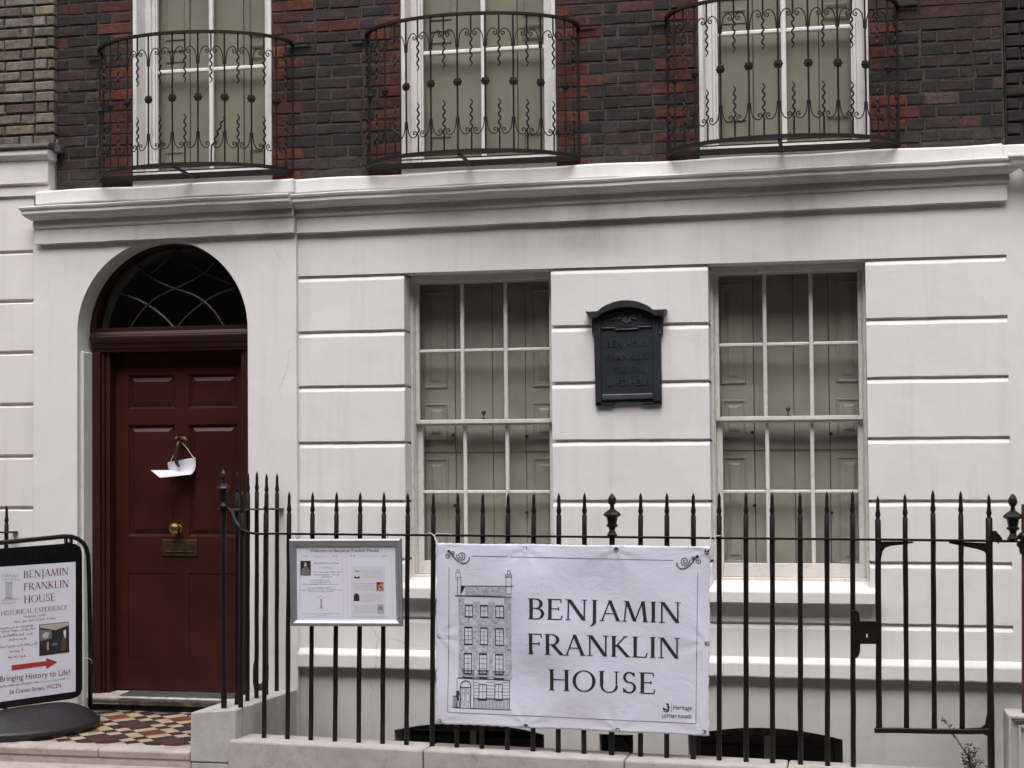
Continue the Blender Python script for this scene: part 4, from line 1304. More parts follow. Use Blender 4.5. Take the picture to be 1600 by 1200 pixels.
def make_balcony(loc, label):
    t = thing('iron_balcony', label, 'balcony', loc, 'bowed wrought iron balconies under the first floor windows')
    off = Vector(loc)
    def bp(mb, name, parent=None, bev=0, smooth=False):
        mb.v = [p + off + Vector((SL * p.z, 0, 0)) for p in mb.v]
        return mb.build(name, M['wrought'], parent or t, bev, smooth=smooth)
    z0, z1 = 0.0, BH
    N = 20
    st = ARC / N
    ss = [ARC * i / 60 for i in range(61)]
    def band(zc, h, w):
        mb = MB(); vs_ = []; fs_ = []
        for s in ss:
            vs_ += [bow(s, zc - h, -w), bow(s, zc - h, w), bow(s, zc + h, w), bow(s, zc + h, -w)]
        for i in range(60):
            for k in range(4):
                l = (k + 1) % 4
                fs_.append((4 * i + k, 4 * i + l, 4 * i + 4 + l, 4 * i + 4 + k))
        fs_ += [(0, 1, 2, 3), (243, 242, 241, 240)]
        mb.add(vs_, fs_); return mb
    bp(band(z1, 0.008, 0.014), 'top_rail')
    bp(band(z0 + 0.008, 0.012, 0.008), 'floor_ring')
    mb = MB(); mb.box(-BA - 0.01, BA + 0.01, -0.035, -0.015, -0.008, 0.026); bp(mb, 'wall_bar', bev=0.003)
    for k, y in enumerate((0.12, 0.225, 0.325)):
        xx = BA * math.sqrt(max(0, 1 - (y / BD) ** 2)) - 0.006
        mb = MB(); mb.box(-xx, xx, -y - 0.007, -y + 0.007, 0.004, 0.011); bp(mb, 'floor_slat', bev=0.002)
    mb = MB(); mb.box(-0.012, 0.012, -BD + 0.02, -0.0151, -0.010, 0.0035); bp(mb, 'floor_bearer', bev=0.003)
    for s_, ln in ((-1, 0.11), (1, 0.13)):
        mb = MB(); mb.box(s_ * (BA - 0.02), s_ * (BA + ln), -0.03, -0.012, z1 - 0.014, z1 + 0.004); bp(mb, 'wall_strap', bev=0.004)
    for k in range(N + 1):
        s = k * st
        if k in (0, N):
            mb = MB(); mb.tube([bow(s, z0), bow(s, z1)], 0.008, 6); bp(mb, 'end_post')
        elif k % 2 == 0:
            mb = MB(); mb.tube([bow(s, z0), bow(s, z1)], 0.0062, 6); up = bp(mb, 'upright')
            # rosette: a button with eight petals facing out
            th = arc_th(s); nr = Vector((math.cos(th) / BA, -math.sin(th) / BD, 0)).normalized()
            tg = Vector((-nr.y, nr.x, 0)); c = bow(s, z0 + BH * 0.51)
            mb = MB(); prof = [(0.004, -0.016), (0.025, -0.012), (0.0315, 0.0), (0.026, 0.011), (0.012, 0.012), (0.010, 0.017), (0.003, 0.018)]
            nn = 16; vs_ = []; fs_ = []
            for r_, h_ in prof:
                for i in range(nn):
                    a = 2 * math.pi * i / nn
                    rr = r_ * (1.0 if i % 2 == 0 or r_ < 0.015 else 0.84)
                    vs_.append(c + tg * (rr * math.cos(a)) + Vector((0, 0, rr * math.sin(a))) + nr * h_)
            for i in range(len(prof) - 1):
                for j in range(nn):
                    l = (j + 1) % nn
                    fs_.append((i * nn + j, i * nn + l, (i + 1) * nn + l, (i + 1) * nn + j))
            fs_ += [tuple(range(nn)), tuple(range(len(prof) * nn - nn, len(prof) * nn))]
            mb.add(vs_, fs_); bp(mb, 'rosette', up)
            # four scrolls springing from this upright
            for sx in (-1, 1):
                for top in (1, 0):
                    zz = (lambda d: z1 - d) if top else (lambda d: z0 + 0.028 + d * 0.92)
                    hw = st
                    path = [(0.009, 0.215), (0.012, 0.165), (0.022, 0.125), (0.040, 0.102), (0.060, 0.097), (0.074, 0.106), (0.080, 0.122), (0.073, 0.138), (0.060, 0.138), (0.055, 0.126), (0.063, 0.119), (0.068, 0.126)]
                    pts = []
                    for i in range(len(path) - 1):
                        p0, p1, p2, p3 = path[max(i - 1, 0)], path[i], path[i + 1], path[min(i + 2, len(path) - 1)]
                        for q in range(3):
                            u = q / 3
                            f = lambda j: 0.5 * (2 * p1[j] + (p2[j] - p0[j]) * u + (2 * p0[j] - 5 * p1[j] + 4 * p2[j] - p3[j]) * u * u + (3 * p1[j] - p0[j] - 3 * p2[j] + p3[j]) * u ** 3)
                            pts.append((f(0), f(1)))
                    pts.append(path[-1])
                    if k == 2 and sx < 0 or k == N - 2 and sx > 0:
                        pass
                    mb = MB(); mb.tube([bow(s + sx * a * hw / 0.093, zz(d)) for a, d in pts], 0.0038, 5)
                    bp(mb, 'scroll')
        else:
            # the wavy bars: one from the top, one from the floor, with a gap between
            for top in (1, 0):
                L = BH * 0.385; path = []; rr = []
                for i in range(41):
                    u = i / 40; d = u * L
                    am = 0 if d < 0.10 else min(1, (d - 0.10) / 0.05) * 0.0075
                    path.append(bow(s + am * math.sin((d - 0.10) * 2 * math.pi / 0.052), (z1 - d) if top else (z0 + d)))
                    rr.append(0.0060 if d < 0.3 else 0.0060 - 0.0028 * (d - 0.3) / (L - 0.3))
                if not top and k == 13 and label.startswith('bowed iron balcony above the arched'):
                    # one lower bar has been bent over to the right
                    path = [Vector((p.x + max(0, p.z - 0.12) * 0.42, p.y, p.z * 0.93)) for p in path]
                mb = MB(); mb.tube(path, rr, 5); bp(mb, 'wavy_bar')
    return t
for cx, a_, lab in ((-4.395, 0.70, 'bowed iron balcony above the arched doorway, one wavy bar bent over'),
                    (-2.435, 0.72, 'bowed iron balcony between the ones over the door and over the far window'),
                    (-0.40, 0.728, 'bowed iron balcony above the window beside the gate')):
    set_bow(a_, 0.41)
    make_balcony(tuple(lean((cx, BRY, 4.045))), lab)

# ================================================================== PLAQUE
PL = thing('wall_plaque', 'dark bronze memorial plaque with an arched top on the white wall between the windows', 'plaque', tuple(H(980, 630, 0.0)))
def plq(x, y, yy=-0.0):
    v = U(840 + x / 4, 400 + y / 4, yy); return (v.x, v.z)
def plq_prism(pts, y0, y1, name, mat='bronze', bev=0.0, parent=None, ref=-0.03):
    b = MB(); b.prism([plq(x, y, ref) for x, y in pts], y0, y1); return b.build(name, M[mat], parent or PL, bev, seg=2)
def arcpts(x0, y0, xm, ym, x1, y1, n=12):
    out = []
    for i in range(n + 1):
        t = i / n
        x = x0 + (x1 - x0) * t
        yl = y0 + (y1 - y0) * t
        out.append((x, yl + (ym - (y0 + y1) / 2) * math.sin(math.pi * t) ** 0.75))
    return out
tab = plq_prism([(352, 505), (340, 498), (338, 385)] + arcpts(372, 385, 560, 305, 730, 372) + [(786, 365), (783, 490), (770, 500), (776, 908), (361, 920)], -0.035, 0.001, 'tablet', bev=0.008)
outer = [(303, 352), (375, 350)] + arcpts(384, 347, 560, 280, 726, 338) + [(740, 340), (811, 336)]
inner = [(795, 364), (775, 378), (742, 380)] + list(reversed(arcpts(376, 392, 558, 326, 738, 380))) + [(345, 394), (322, 376)]
plq_prism(outer + inner, -0.085, -0.0005, 'cap_moulding', bev=0.012)
plq_prism([(372, 395)] + arcpts(395, 388, 558, 340, 722, 378) + [(742, 384), (742, 390), (722, 388)] + list(reversed(arcpts(400, 398, 558, 351, 718, 388))) + [(378, 402)], -0.055, -0.0355, 'cap_fillet', bev=0.003)
fr = [(360, 400), (398, 400), (402, 862), (402, 900), (722, 893), (722, 856), (716, 392), (752, 390), (770, 900), (768, 908), (366, 916), (362, 910)]
plq_prism([(352, 400), (396, 400), (402, 915), (364, 917)], -0.047, -0.0353, 'border', bev=0.005)
plq_prism([(718, 392), (756, 390), (772, 906), (724, 910)], -0.047, -0.0353, 'border', bev=0.005)
plq_prism([(398, 448), (490, 447), (490, 458), (626, 452), (626, 441), (716, 438), (716, 446), (634, 449), (634, 461), (484, 467), (484, 456), (398, 459)], -0.046, -0.0354, 'border', bev=0.003)
plq_prism([(404, 866), (722, 858), (724, 893), (406, 902)], -0.050, -0.0354, 'border', 'bronze_lit', bev=0.006)
plq_prism([(358, 921), (485, 917), (470, 936), (365, 938)], -0.030, 0.0005, 'foot', bev=0.004)
plq_prism([(645, 915), (776, 909), (776, 922), (668, 930)], -0.030, 0.0005, 'foot', bev=0.004)
for x, y in ((351, 494), (765, 480)):
    c = plq(x, y, -0.04); b = MB(); b.lathe((c[0], -0.035, c[1]), [(0.010, 0), (0.010, 0.004), (0.006, 0.008), (0.001, 0.009)], 10, axis='y'); b.build('fixing_bolt', M['bronze_lit'], PL)
# spray of foliage
b = MB()
for pts in ([(545, 415), (575, 400), (610, 385), (650, 372)], [(560, 425), (540, 400), (510, 385), (470, 390)], [(530, 430), (560, 405), (585, 385), (600, 360)], [(560, 410), (545, 385), (530, 365), (500, 355)]):
    P_ = [Vector((plq(x, y, -0.04)[0], -0.041, plq(x, y, -0.04)[1])) for x, y in pts]
    b.tube(P_, 0.0028, 5)
    for i in range(len(P_) - 1):
        for s_ in (-1, 1):
            m_ = P_[i].lerp(P_[i + 1], 0.6); d = (P_[i + 1] - P_[i]).normalized(); nrm = Vector((-d.z, 0, d.x)) * s_
            b.tube([m_, m_ + d * 0.012 + nrm * 0.010, m_ + d * 0.024 + nrm * 0.014], [0.002, 0.005, 0.001], 5)
for x in (545, 562, 580): b.tube([(plq(x, 436)[0], -0.036, plq(x, 436)[1]), (plq(x, 436)[0], -0.045, plq(x, 436)[1])], 0.005, 8)
b.build('foliage_relief', M['bronze_lit'], PL)
def raised(txt, x0, y0, x1, y1, cap, parent, bold):
    tw, polys = sans_text(txt, bold)
    b = MB()
    for q in polys:
        pts = [plq(x0 + a / tw * (x1 - x0), y0 + (y1 - y0) * a / tw - c * cap, -0.04) for a, c in q]
        b.prism(pts, -0.0405, -0.0352)
    b.build('lettering', M['bronze_lit'], parent)
raised('BENJAMIN', 429, 567, 690, 558, 42, PL, -0.012)
raised('FRANKLIN', 430, 650, 690, 641, 42, PL, -0.012)
raised('(1706-1790)', 437, 733, 690, 726, 40, PL, -0.012)
raised('LIVED HERE', 437, 812, 690, 804, 40, PL, -0.012)

# ================================================================== DWARF WALL, STEP, TILES
RY = -1.03
def cop(x): return 0.309 - 0.0165 * x
DW = thing('dwarf_wall', 'low grey stone coping carrying the front railings along the pavement', 'low wall', (-1.2, RY, 0))
jx = [H(367, 1150, -1.1).x, H(670, 1165, -1.1).x, H(982, 1180, -1.1).x, H(1234, 1192, -1.1).x, 2.6]
for k in range(4):
    x0, x1 = jx[k] + 0.003, jx[k + 1] - 0.003
    b = MB(); b.prism([(x0, cop(x0) - 0.26), (x1, cop(x1) - 0.26), (x1, cop(x1)), (x0, cop(x0))], -1.19, -0.885)
    b.build('coping_stone', M['stone'], DW, 0.012, seg=2)
b = MB(); b.box(jx[0] + 0.01, 2.6, -1.16, -0.90, -1.4, 0.055); b.build('wall', M['stone'], DW)
RW = thing('stone_pier', 'grey stone block beside the tiled step carrying the entrance railing', 'pier', (-3.79, -0.6, 0))
b = MB(); b.add([(-3.94, -1.145, 0.225), (-3.648, -1.145, 0.225), (-3.648, -0.045, 0.225), (-3.94, -0.045, 0.225),
                 (-3.94, -1.145, 0.522), (-3.648, -1.145, 0.548), (-3.648, -0.045, 0.548), (-3.94, -0.045, 0.53)],
                [(0, 3, 2, 1), (4, 5, 6, 7), (0, 1, 5, 4), (1, 2, 6, 5), (2, 3, 7, 6), (3, 0, 4, 7)])
b.build('block', M['stone_pier'], RW, 0.008, seg=2)
b = MB(); b.box(-3.937, -3.652, -1.14, -0.05, -1.4, 0.222); b.build('base', M['stone_pier'], RW, 0.006)

ST = thing('doorstep', 'tiled doorstep of red, black and buff tiles with a stone edge', 'doorstep', (-4.7, -0.6, 0))
def tz(y): return 0.348 + 0.060 * y
SX0, SX1 = -6.6, -3.942
b = MB(); b.prism([(0.16, tz(0.16) - 0.004), (-1.01, tz(-1.01) - 0.004), (-1.01, -0.3), (0.16, -0.3)], SX0, SX1, 'x')
b.build('grout_bed', M['grout'], ST)
ex = [SX0, H(166, 1168, -1.06).x, SX1]
e0 = tz(-1.0) + 0.006
for k in range(2):
    b = MB(); b.prism([(-1.0, e0), (-1.135, e0 - 0.006), (-1.148, e0 - 0.02), (-1.142, e0 - 0.062), (-1.0, e0 - 0.062)], ex[k] + 0.002, ex[k + 1] - 0.002, 'x'); b.build('edging_stone', M['step'], ST, 0.006, seg=2)
b = MB(); b.box(SX0, SX1, -1.135, -1.0105, -0.2, e0 - 0.063); b.build('step_riser', M['step'], ST)
b = MB(); b.box(SX0, SX1 + 0.0, -1.41, -1.1355, -0.2, 0.188); b.build('lower_step', M['step'], ST, 0.012, seg=2)
# tiles: red squares framed in buff strips and plum squares framed in black ones, corners chequered, set on the diagonal
TA, TB = 0.152, 0.089
PER = TA + 2 * TB
g = 0.0016
def tile_mesh(w, h, mat):
    b = MB(); b.box(-w / 2 + g, w / 2 - g, -h / 2 + g, h / 2 - g, -0.012, 0.0)
    o = b.build('tile', M[mat], None, 0.0015); me = o.data; bpy.data.objects.remove(o); return me
tm = {}
for c_ in ('tile_red', 'tile_plum'): tm[c_] = tile_mesh(TA, TA, c_)
for c_ in ('tile_cream', 'tile_black'):
    tm[c_ + 'h'] = tile_mesh(TA, TB, c_); tm[c_ + 'v'] = tile_mesh(TB, TA, c_); tm[c_ + 'c'] = tile_mesh(TB, TB, c_)
rot = Matrix.Rotation(math.atan(0.060), 4, 'X')
cR = Matrix.Rotation(R(45), 4, 'Z')
rnd = random.Random(2)
o_ = (TA + TB) / 2
# the red square in front of the door, surveyed, fixes the lattice
org = U(130 + 480 / 8.89, 1100 + 178 / 8.89, -0.14)
for i in range(-6, 7):
    for j in range(-6, 7):
        red = (i + j) % 2 == 0
        st_, cn_ = ('tile_cream', 'tile_black') if red else ('tile_black', 'tile_cream')
        cells = [('tile_red' if red else 'tile_plum', 0.0, 0.0)]
        cells += [(st_ + 'h', 0, o_), (st_ + 'h', 0, -o_), (st_ + 'v', o_, 0), (st_ + 'v', -o_, 0)]
        cells += [(cn_ + 'c', sx * o_, sy * o_) for sx in (-1, 1) for sy in (-1, 1)]
        for kk, a, c in cells:
            v = cR @ Vector((i * PER + a, j * PER + c, 0))
            x, y = org.x + v.x, -0.14 + v.y
            rad = 0.105 if kk in ('tile_red', 'tile_plum') else (0.085 if kk[-1] in 'hv' else 0.063)
            if x - rad < -5.75 or x + rad > SX1 + 0.14 or y - rad < -1.13 or y + rad > 0.16: continue
            place_copy(tm[kk], 'tile', ST, Matrix.Translation(Vector((x, y, tz(y) + rnd.uniform(-.0008, .0008))) - Vector(ST.location)) @ rot @ cR)

# ================================================================== RAILINGS
def spike(mb, p, h=0.13, s=1.0):
    x, y, z = p
    mb.lathe(p, [(0.012 * s, 0.0), (0.013 * s, 0.004), (0.0095 * s, 0.008), (0.0135 * s, 0.016), (0.0155 * s, 0.028), (0.0125 * s, 0.042), (0.0105 * s, 0.055), (0.0098 * s, h - 0.03), (0.0075 * s, h - 0.018), (0.001, h)], 8)
BENT = random.Random(21)
def rail_bar(parent, foot, tip, r=0.0148, name='bar'):
    foot = Vector(foot); tip = Vector(tip)
    d = tip - foot; L = d.length; sh = 0.132
    neck = foot + d * ((L - sh) / L)
    j_ = lambda a: Vector((BENT.uniform(-a, a), BENT.uniform(-a, a), 0))
    rv = lambda: r * BENT.uniform(0.95, 1.06)
    b = MB(); b.tube([foot - Vector((0, 0, 0.01))] + [foot + d * (k / 9) + j_(0.0012) for k in range(1, 8)] + [neck - d.normalized() * 0.004, neck], [r * 1.04] + [rv() for _ in range(7)] + [r, r * 0.8], 10)
    o = b.build(name, M['iron'], parent, smooth=False)
    for p in o.data.polygons: p.use_smooth = len(p.vertices) == 4
    b = MB(); spike(b, (0, 0, 0), sh + 0.002)
    # tilt the spike along the bar
    q = Vector((0, 0, 1)).rotation_difference(d.normalized())
    b.v = [neck + q @ p for p in b.v]
    b.build('spike', M['iron'], o, smooth=True)
    return o
def urn(mb, p, k=1.0):
    mb.lathe(p, [(0.030 * k, 0), (0.031 * k, 0.008 * k), (0.024 * k, 0.016 * k), (0.017 * k, 0.034 * k), (0.020 * k, 0.048 * k), (0.034 * k, 0.056 * k), (0.034 * k, 0.066 * k), (0.026 * k, 0.07 * k),
                 (0.029 * k, 0.09 * k), (0.033 * k, 0.108 * k), (0.050 * k, 0.118 * k), (0.052 * k, 0.124 * k), (0.044 * k, 0.136 * k), (0.026 * k, 0.150 * k), (0.014 * k, 0.158 * k), (0.0115 * k, 0.178 * k),
                 (0.021 * k, 0.19 * k), (0.0255 * k, 0.203 * k), (0.022 * k, 0.222 * k), (0.012 * k, 0.238 * k), (0.005 * k, 0.246 * k), (0.001, 0.248 * k)], 8)
FRT = thing('area_railing', 'black spear headed iron railing along the front coping with an urn finial', 'railing', (-1.6, RY, 0.3))
tips = [(379, 768.5), (415.7, 768), (452, 768.7), (488.5, 769), (526, 769), (563, 769), (600, 769), (637.3, 770), (677.3, 770), (715.5, 770), (754.5, 770), (794, 770), (834, 770.5),
        (873.3, 770), (913.3, 770), None, (1001, 770), (1042, 770), (1083.3, 770), (1123.6, 770), (1165.5, 769), (1206.5, 769), (1250, 769), (1292, 768), (1332, 767)]
for tp in tips:
    if tp is None: tp = (956.3, 770); kind = 'urn'
    else: kind = 'bar'
    tx, ty = tp
    t_ = U(tx, ty, RY)
    fx_ = tx - (1100 - tx) * 1.2e-5 * 385
    f_ = U(fx_, 1160, RY); f_.z = cop(f_.x) - 0.002
    f_.x = U(fx_, 1160, RY).x
    if kind == 'bar':
        rail_bar(FRT, f_, t_)
    else:
        zr = 1.5965
        b = MB(); b.tube([f_, Vector((t_.x, RY, zr + 0.008))], 0.0165, 10); o = b.build('bar', M['iron'], FRT)
        b = MB(); urn(b, (t_.x, RY, zr + 0.0085), 1.0); b.build('urn_finial', M['iron'], o)
def railz(x): return 1.5915 - 0.0053 * x
# the top rail swoops down from the entrance post, then runs level
b = MB()
pts = []
for px, py in ((357, 794.5), (361.5, 800), (364, 808), (369, 818), (377, 827), (388, 832), (402, 834.2)):
    v = U(px, py, RY); pts.append(v)
def ribbon(mb, pts, w, h):
    """flat bar following a path in the x-z plane: w deep in y, h thick"""
    n = len(pts); vs_ = []; fs_ = []
    for i, p in enumerate(pts):
        t = (pts[min(i + 1, n - 1)] - pts[max(i - 1, 0)]).normalized()
        nr = Vector((-t.z, 0, t.x)) * (h / 2)
        vs_ += [p + nr + Vector((0, -w / 2, 0)), p - nr + Vector((0, -w / 2, 0)), p - nr + Vector((0, w / 2, 0)), p + nr + Vector((0, w / 2, 0))]
    for i in range(n - 1):
        for k in range(4):
            l = (k + 1) % 4
            fs_.append((4 * i + k, 4 * i + l, 4 * i + 4 + l, 4 * i + 4 + k))
    fs_ += [(0, 1, 2, 3), (4 * n - 1, 4 * n - 2, 4 * n - 3, 4 * n - 4)]
    mb.add(vs_, fs_)
for px in range(430, 1361, 62):
    x = U(px, 836, RY).x
    pts.append(Vector((x, RY, railz(x))))
xe = U(1366, 843, RY).x
pts.append(Vector((xe, RY, railz(xe))))
ribbon(b, pts, 0.046, 0.013)
b.build('top_rail', M['iron'], FRT, 0.002)

# entrance return railing ------------------------------------------------------------
ENT = thing('entrance_railing', 'black iron railing with an urn topped post at the side of the tiled step', 'railing', (-3.77, -0.5, 0.5))
RX = -3.768
def yon(px):
    d = ray(px, 900); return RX / (d.x / d.y) - DIST
pf, pt = U(350, 1106, RY), U(349, 795, RY)
b = MB(); b.tube([pf, pf.lerp(pt, 0.5), pt], 0.0185, 10); o = b.build('post', M['iron'], ENT)
b = MB(); b.lathe((pt.x, RY, pt.z), [(0.036, 0), (0.036, 0.010), (0.02, 0.012)], 10); urn(b, (pt.x, RY, pt.z + 0.0105), 0.93); b.build('urn_finial', M['iron'], o)
fy = {}
for i, (tx, ty) in enumerate(((370, 737.5), (386.7, 737.5), (400.7, 737), (415.9, 740), (432.3, 740))):
    y = yon(tx); t_ = U(tx, ty, y); t_.x = RX
    f_ = Vector((RX + 0.004, y, 0.536))
    fy[i] = y
    rail_bar(ENT, f_, t_, 0.0145)
b = MB(); vs_ = []
za, zb_ = 1.757, 1.757
b.add([(RX - 0.02, RY, za - 0.006), (RX + 0.02, RY, za - 0.006), (RX + 0.02, RY, za + 0.006), (RX - 0.02, RY, za + 0.006),
       (RX - 0.02, -0.03, zb_ - 0.006), (RX + 0.02, -0.03, zb_ - 0.006), (RX + 0.02, -0.03, zb_ + 0.006), (RX - 0.02, -0.03, zb_ + 0.006)],
      [(0, 1, 2, 3), (7, 6, 5, 4), (0, 4, 5, 1), (1, 5, 6, 2), (2, 6, 7, 3), (3, 7, 4, 0)])
b.build('top_rail', M['iron'], ENT, 0.002)
# boot scraper between two bars
ya, yb = fy[2] - 0.0, fy[3] + 0.0
b = MB()
prof = [(ya - 0.012, 0.78), (ya - 0.028, 0.72), (ya - 0.026, 0.64), (ya - 0.004, 0.585), ((ya + yb) / 2, 0.575), (yb + 0.004, 0.585), (yb + 0.026, 0.64), (yb + 0.028, 0.72), (yb + 0.012, 0.78),
        (yb + 0.010, 0.70), (yb - 0.002, 0.635), ((ya + yb) / 2, 0.618), (ya + 0.002, 0.635), (ya - 0.010, 0.70)]
b.prism(prof, RX - 0.012, RX + 0.012, 'x')
b.build('boot_scraper', M['iron'], ENT, 0.003)

# gate ---------------------------------------------------------------------------------
GT = thing('railing_gate', 'black iron area gate with a lock box and arched corner braces', 'gate', tuple(U(1460, 1140, RY)))
GYR = RY - 0.0
def gpt(px, py): return U(px, py, GYR)
for tx, ty in ((1371.5, 775), (1414, 772), (1457.5, 766), (1501, 767), (1545, 772)):
    first, last = tx < 1380, tx > 1540
    t_ = gpt(tx, ty)
    if first or last:
        f_ = gpt(tx + (2 if first else 4), 1142 if first else 1205)
        rail_bar(GT, f_, t_, 0.0165 if first else 0.019, 'stile')
    else:
        f_ = gpt(tx + 2.5, 1139)
        rail_bar(GT, f_, t_, 0.0145)
b = MB(); ribbon(b, [gpt(px, 843 + (px - 1368) * 0.012) for px in range(1366, 1604, 14)], 0.040, 0.014); b.build('top_rail', M['iron'], GT, 0.002)
b = MB(); ribbon(b, [gpt(1366, 1141), gpt(1400, 1141), gpt(1460, 1142.5), gpt(1520, 1143), gpt(1550, 1142)], 0.034, 0.028); b.build('bottom_rail', M['iron'], GT, 0.003)
def plate(pts, y0, y1, name, parent, bev=0.002):
    b = MB(); b.prism([(gpt(x, y).x, gpt(x, y).z) for x, y in pts], GYR + y0, GYR + y1); return b.build(name, M['iron'], parent, bev)
plate([(1369, 846), (1425, 846), (1429, 848), (1410, 851), (1392, 853), (1383, 856), (1379, 862), (1377, 872), (1370, 872)], -0.011, 0.011, 'corner_brace', GT)
plate([(1549, 850), (1545, 848.6), (1484, 846), (1482, 848.5), (1502, 853), (1527, 858), (1538, 862), (1542, 868), (1543.5, 880), (1549, 880)], -0.011, 0.011, 'corner_brace', GT)
plate([(1542, 1116), (1547, 1116), (1550, 1160), (1546, 1160), (1543.5, 1150), (1535, 1146.4), (1500, 1145.5), (1500, 1138.5), (1533, 1136.5), (1539, 1132)], -0.010, 0.010, 'corner_brace', GT)
lk = plate([(1342, 970), (1371, 970), (1371, 1006), (1342, 1006)], -0.014, 0.022, 'lock_box', GT, 0.003)
plate([(1330, 953), (1338, 953), (1342, 957), (1344, 970), (1344.8, 990), (1344, 1018), (1341, 1026), (1336, 1029), (1330, 1029)], -0.020, -0.0145, 'keep_plate', GT, 0.002)
b = MB(); q0, q1 = gpt(1353.6, 990), gpt(1355.6, 996); b.box(q0.x, q1.x, GYR - 0.0150, GYR - 0.0138, q1.z, q0.z); b.build('keyhole', M['white'], lk)
# latch keeper and the hinge strap at the far post
plate([(1549, 829), (1555, 829), (1560, 834), (1566, 842), (1561, 846), (1560, 851), (1557, 846), (1549, 845)], -0.03, -0.012, 'hinge_strap', GT)

# far post of the next railing
NR = thing('area_railing', 'red oxide and black railing end with an urn finial at the right edge', 'railing', tuple(U(1596, 1110, RY)))
b = MB(); b.tube([gpt(1602.5, 1118), gpt(1602, 788)], 0.021, 10); b.build('post', M['pipe'], NR)
c_ = gpt(1583, 845)
b = MB(); urn(b, (c_.x, RY, c_.z + 0.006), 1.03); b.build('urn_finial', M['iron'], NR)
plate([(1590, 846), (1600, 842), (1606, 844), (1606, 868), (1594, 866), (1592, 856), (1588, 852)], -0.03, 0.02, 'bracket', NR, 0.004)
b = MB(); b.lathe((gpt(1599, 838).x, RY - 0.02, gpt(1599, 838).z), [(0.004, -0.03), (0.026, -0.015), (0.034, 0.0), (0.026, 0.015), (0.004, 0.03)], 10); b.build('collar', M['iron'], NR, smooth=True)
SP = thing('stone_pier', 'pale stone pier with sunk mouldings at the right edge below the gate', 'pier', tuple(U(1610, 1200, -1.1)))
p = U(1575, 1117, -1.15)
b = MB(); b.box(p.x, p.x + 0.7, -1.15, -0.86, -1.4, p.z - 0.001); b.build('block', M['stone_pier'], SP, 0.006)
for i, ins in enumerate((0.035, 0.055)):
    pass
b = MB()
x0, z1 = p.x, p.z
for k, (w0, w1, d) in enumerate(((0.0, 0.016, 0.030), (0.0165, 0.03, 0.014), (0.052, 0.066, 0.020))):
    b.box(x0 + w0, x0 + w1, -1.15 - d, -1.1505, -0.5, z1 - w0); b.box(x0 + w1 + 0.0005, x0 + 0.7, -1.15 - d, -1.1505, z1 - w1, z1 - w0)
b.build('moulding', M['stone_pier'], SP, 0.003)

# neighbour's railing at the left edge ----------------------------------------------------
NLR = thing('entrance_railing', 'black iron handrail with spear heads behind the swing sign', 'railing', (-5.74, -0.5, 0.3))
NX = -5.736
for y in (-0.155, -0.30, -0.45, -0.60, -0.75, -0.90):
    rail_bar(NLR, (NX, y, 0.3), (NX, y, 1.592 + 0.19), 0.0148)
b = MB(); b.box(NX - 0.02, NX + 0.02, -1.03, -0.0, 1.588, 1.600); b.build('top_rail', M['iron'], NLR, 0.002)
b = MB(); b.box(NX - 0.14, NX + 0.14, -1.12, -0.035, -0.2, 0.33)
o = b.build('stone_curb', M['stone_pier'], NLR, 0.008)

# ================================================================== LEAFLET ON THE KNOCKER
LF = thing('leaflet', 'white folded leaflet hanging by a string from the door knocker', 'leaflet', tuple(H(284, 735, LY - 0.05)))
def lp(px, py, out): return U(px, py, LY - out)
def catm(pts, per=5):
    out = []; m = len(pts)
    for i in range(m - 1):
        p0, p1, p2, p3 = pts[max(i - 1, 0)], pts[i], pts[i + 1], pts[min(i + 2, m - 1)]
        for k in range(per):
            t = k / per
            out.append(0.5 * ((2 * p1) + (p2 - p0) * t + (2 * p0 - 5 * p1 + 4 * p2 - p3) * t * t + (3 * p1 - p0 - 3 * p2 + p3) * t ** 3))
    return out + [pts[-1]]
ra = catm([lp(262, 722.5, .03), lp(262.5, 730, .03), lp(265, 736.5, .04), lp(271, 737, .065), lp(272, 735, .085), lp(256, 734.6, .12), lp(235.7, 735, .16)])
rb = catm([lp(305.2, 714.8, .03), lp(305.8, 726, .03), lp(304, 735, .04), lp(299, 741, .06), lp(292, 742.3, .085), lp(272, 744.6, .13), lp(249.7, 746.8, .18)])
b = MB(); n_ = len(ra); m_ = 6
for i in range(n_):
    for k in range(m_ + 1):
        b.v.append(ra[i].lerp(rb[i], k / m_))
for i in range(n_ - 1):
    for k in range(m_):
        b.f.append((i * (m_ + 1) + k, i * (m_ + 1) + k + 1, (i + 1) * (m_ + 1) + k + 1, (i + 1) * (m_ + 1) + k))
o = b.build('sheet', M['leaflet'], LF, smooth=True, recalc=False)
sm = o.modifiers.new('thickness', 'SOLIDIFY'); sm.thickness = 0.0012
b = MB(); b.tube([lp(266, 723, .035), lp(272, 708, .06), lp(278, 702, .06)], 0.0022, 5); b.tube([lp(303, 716, .035), lp(292, 700, .035), lp(283, 690, .05)], 0.0022, 5)
b.build('string', M['string'], LF)

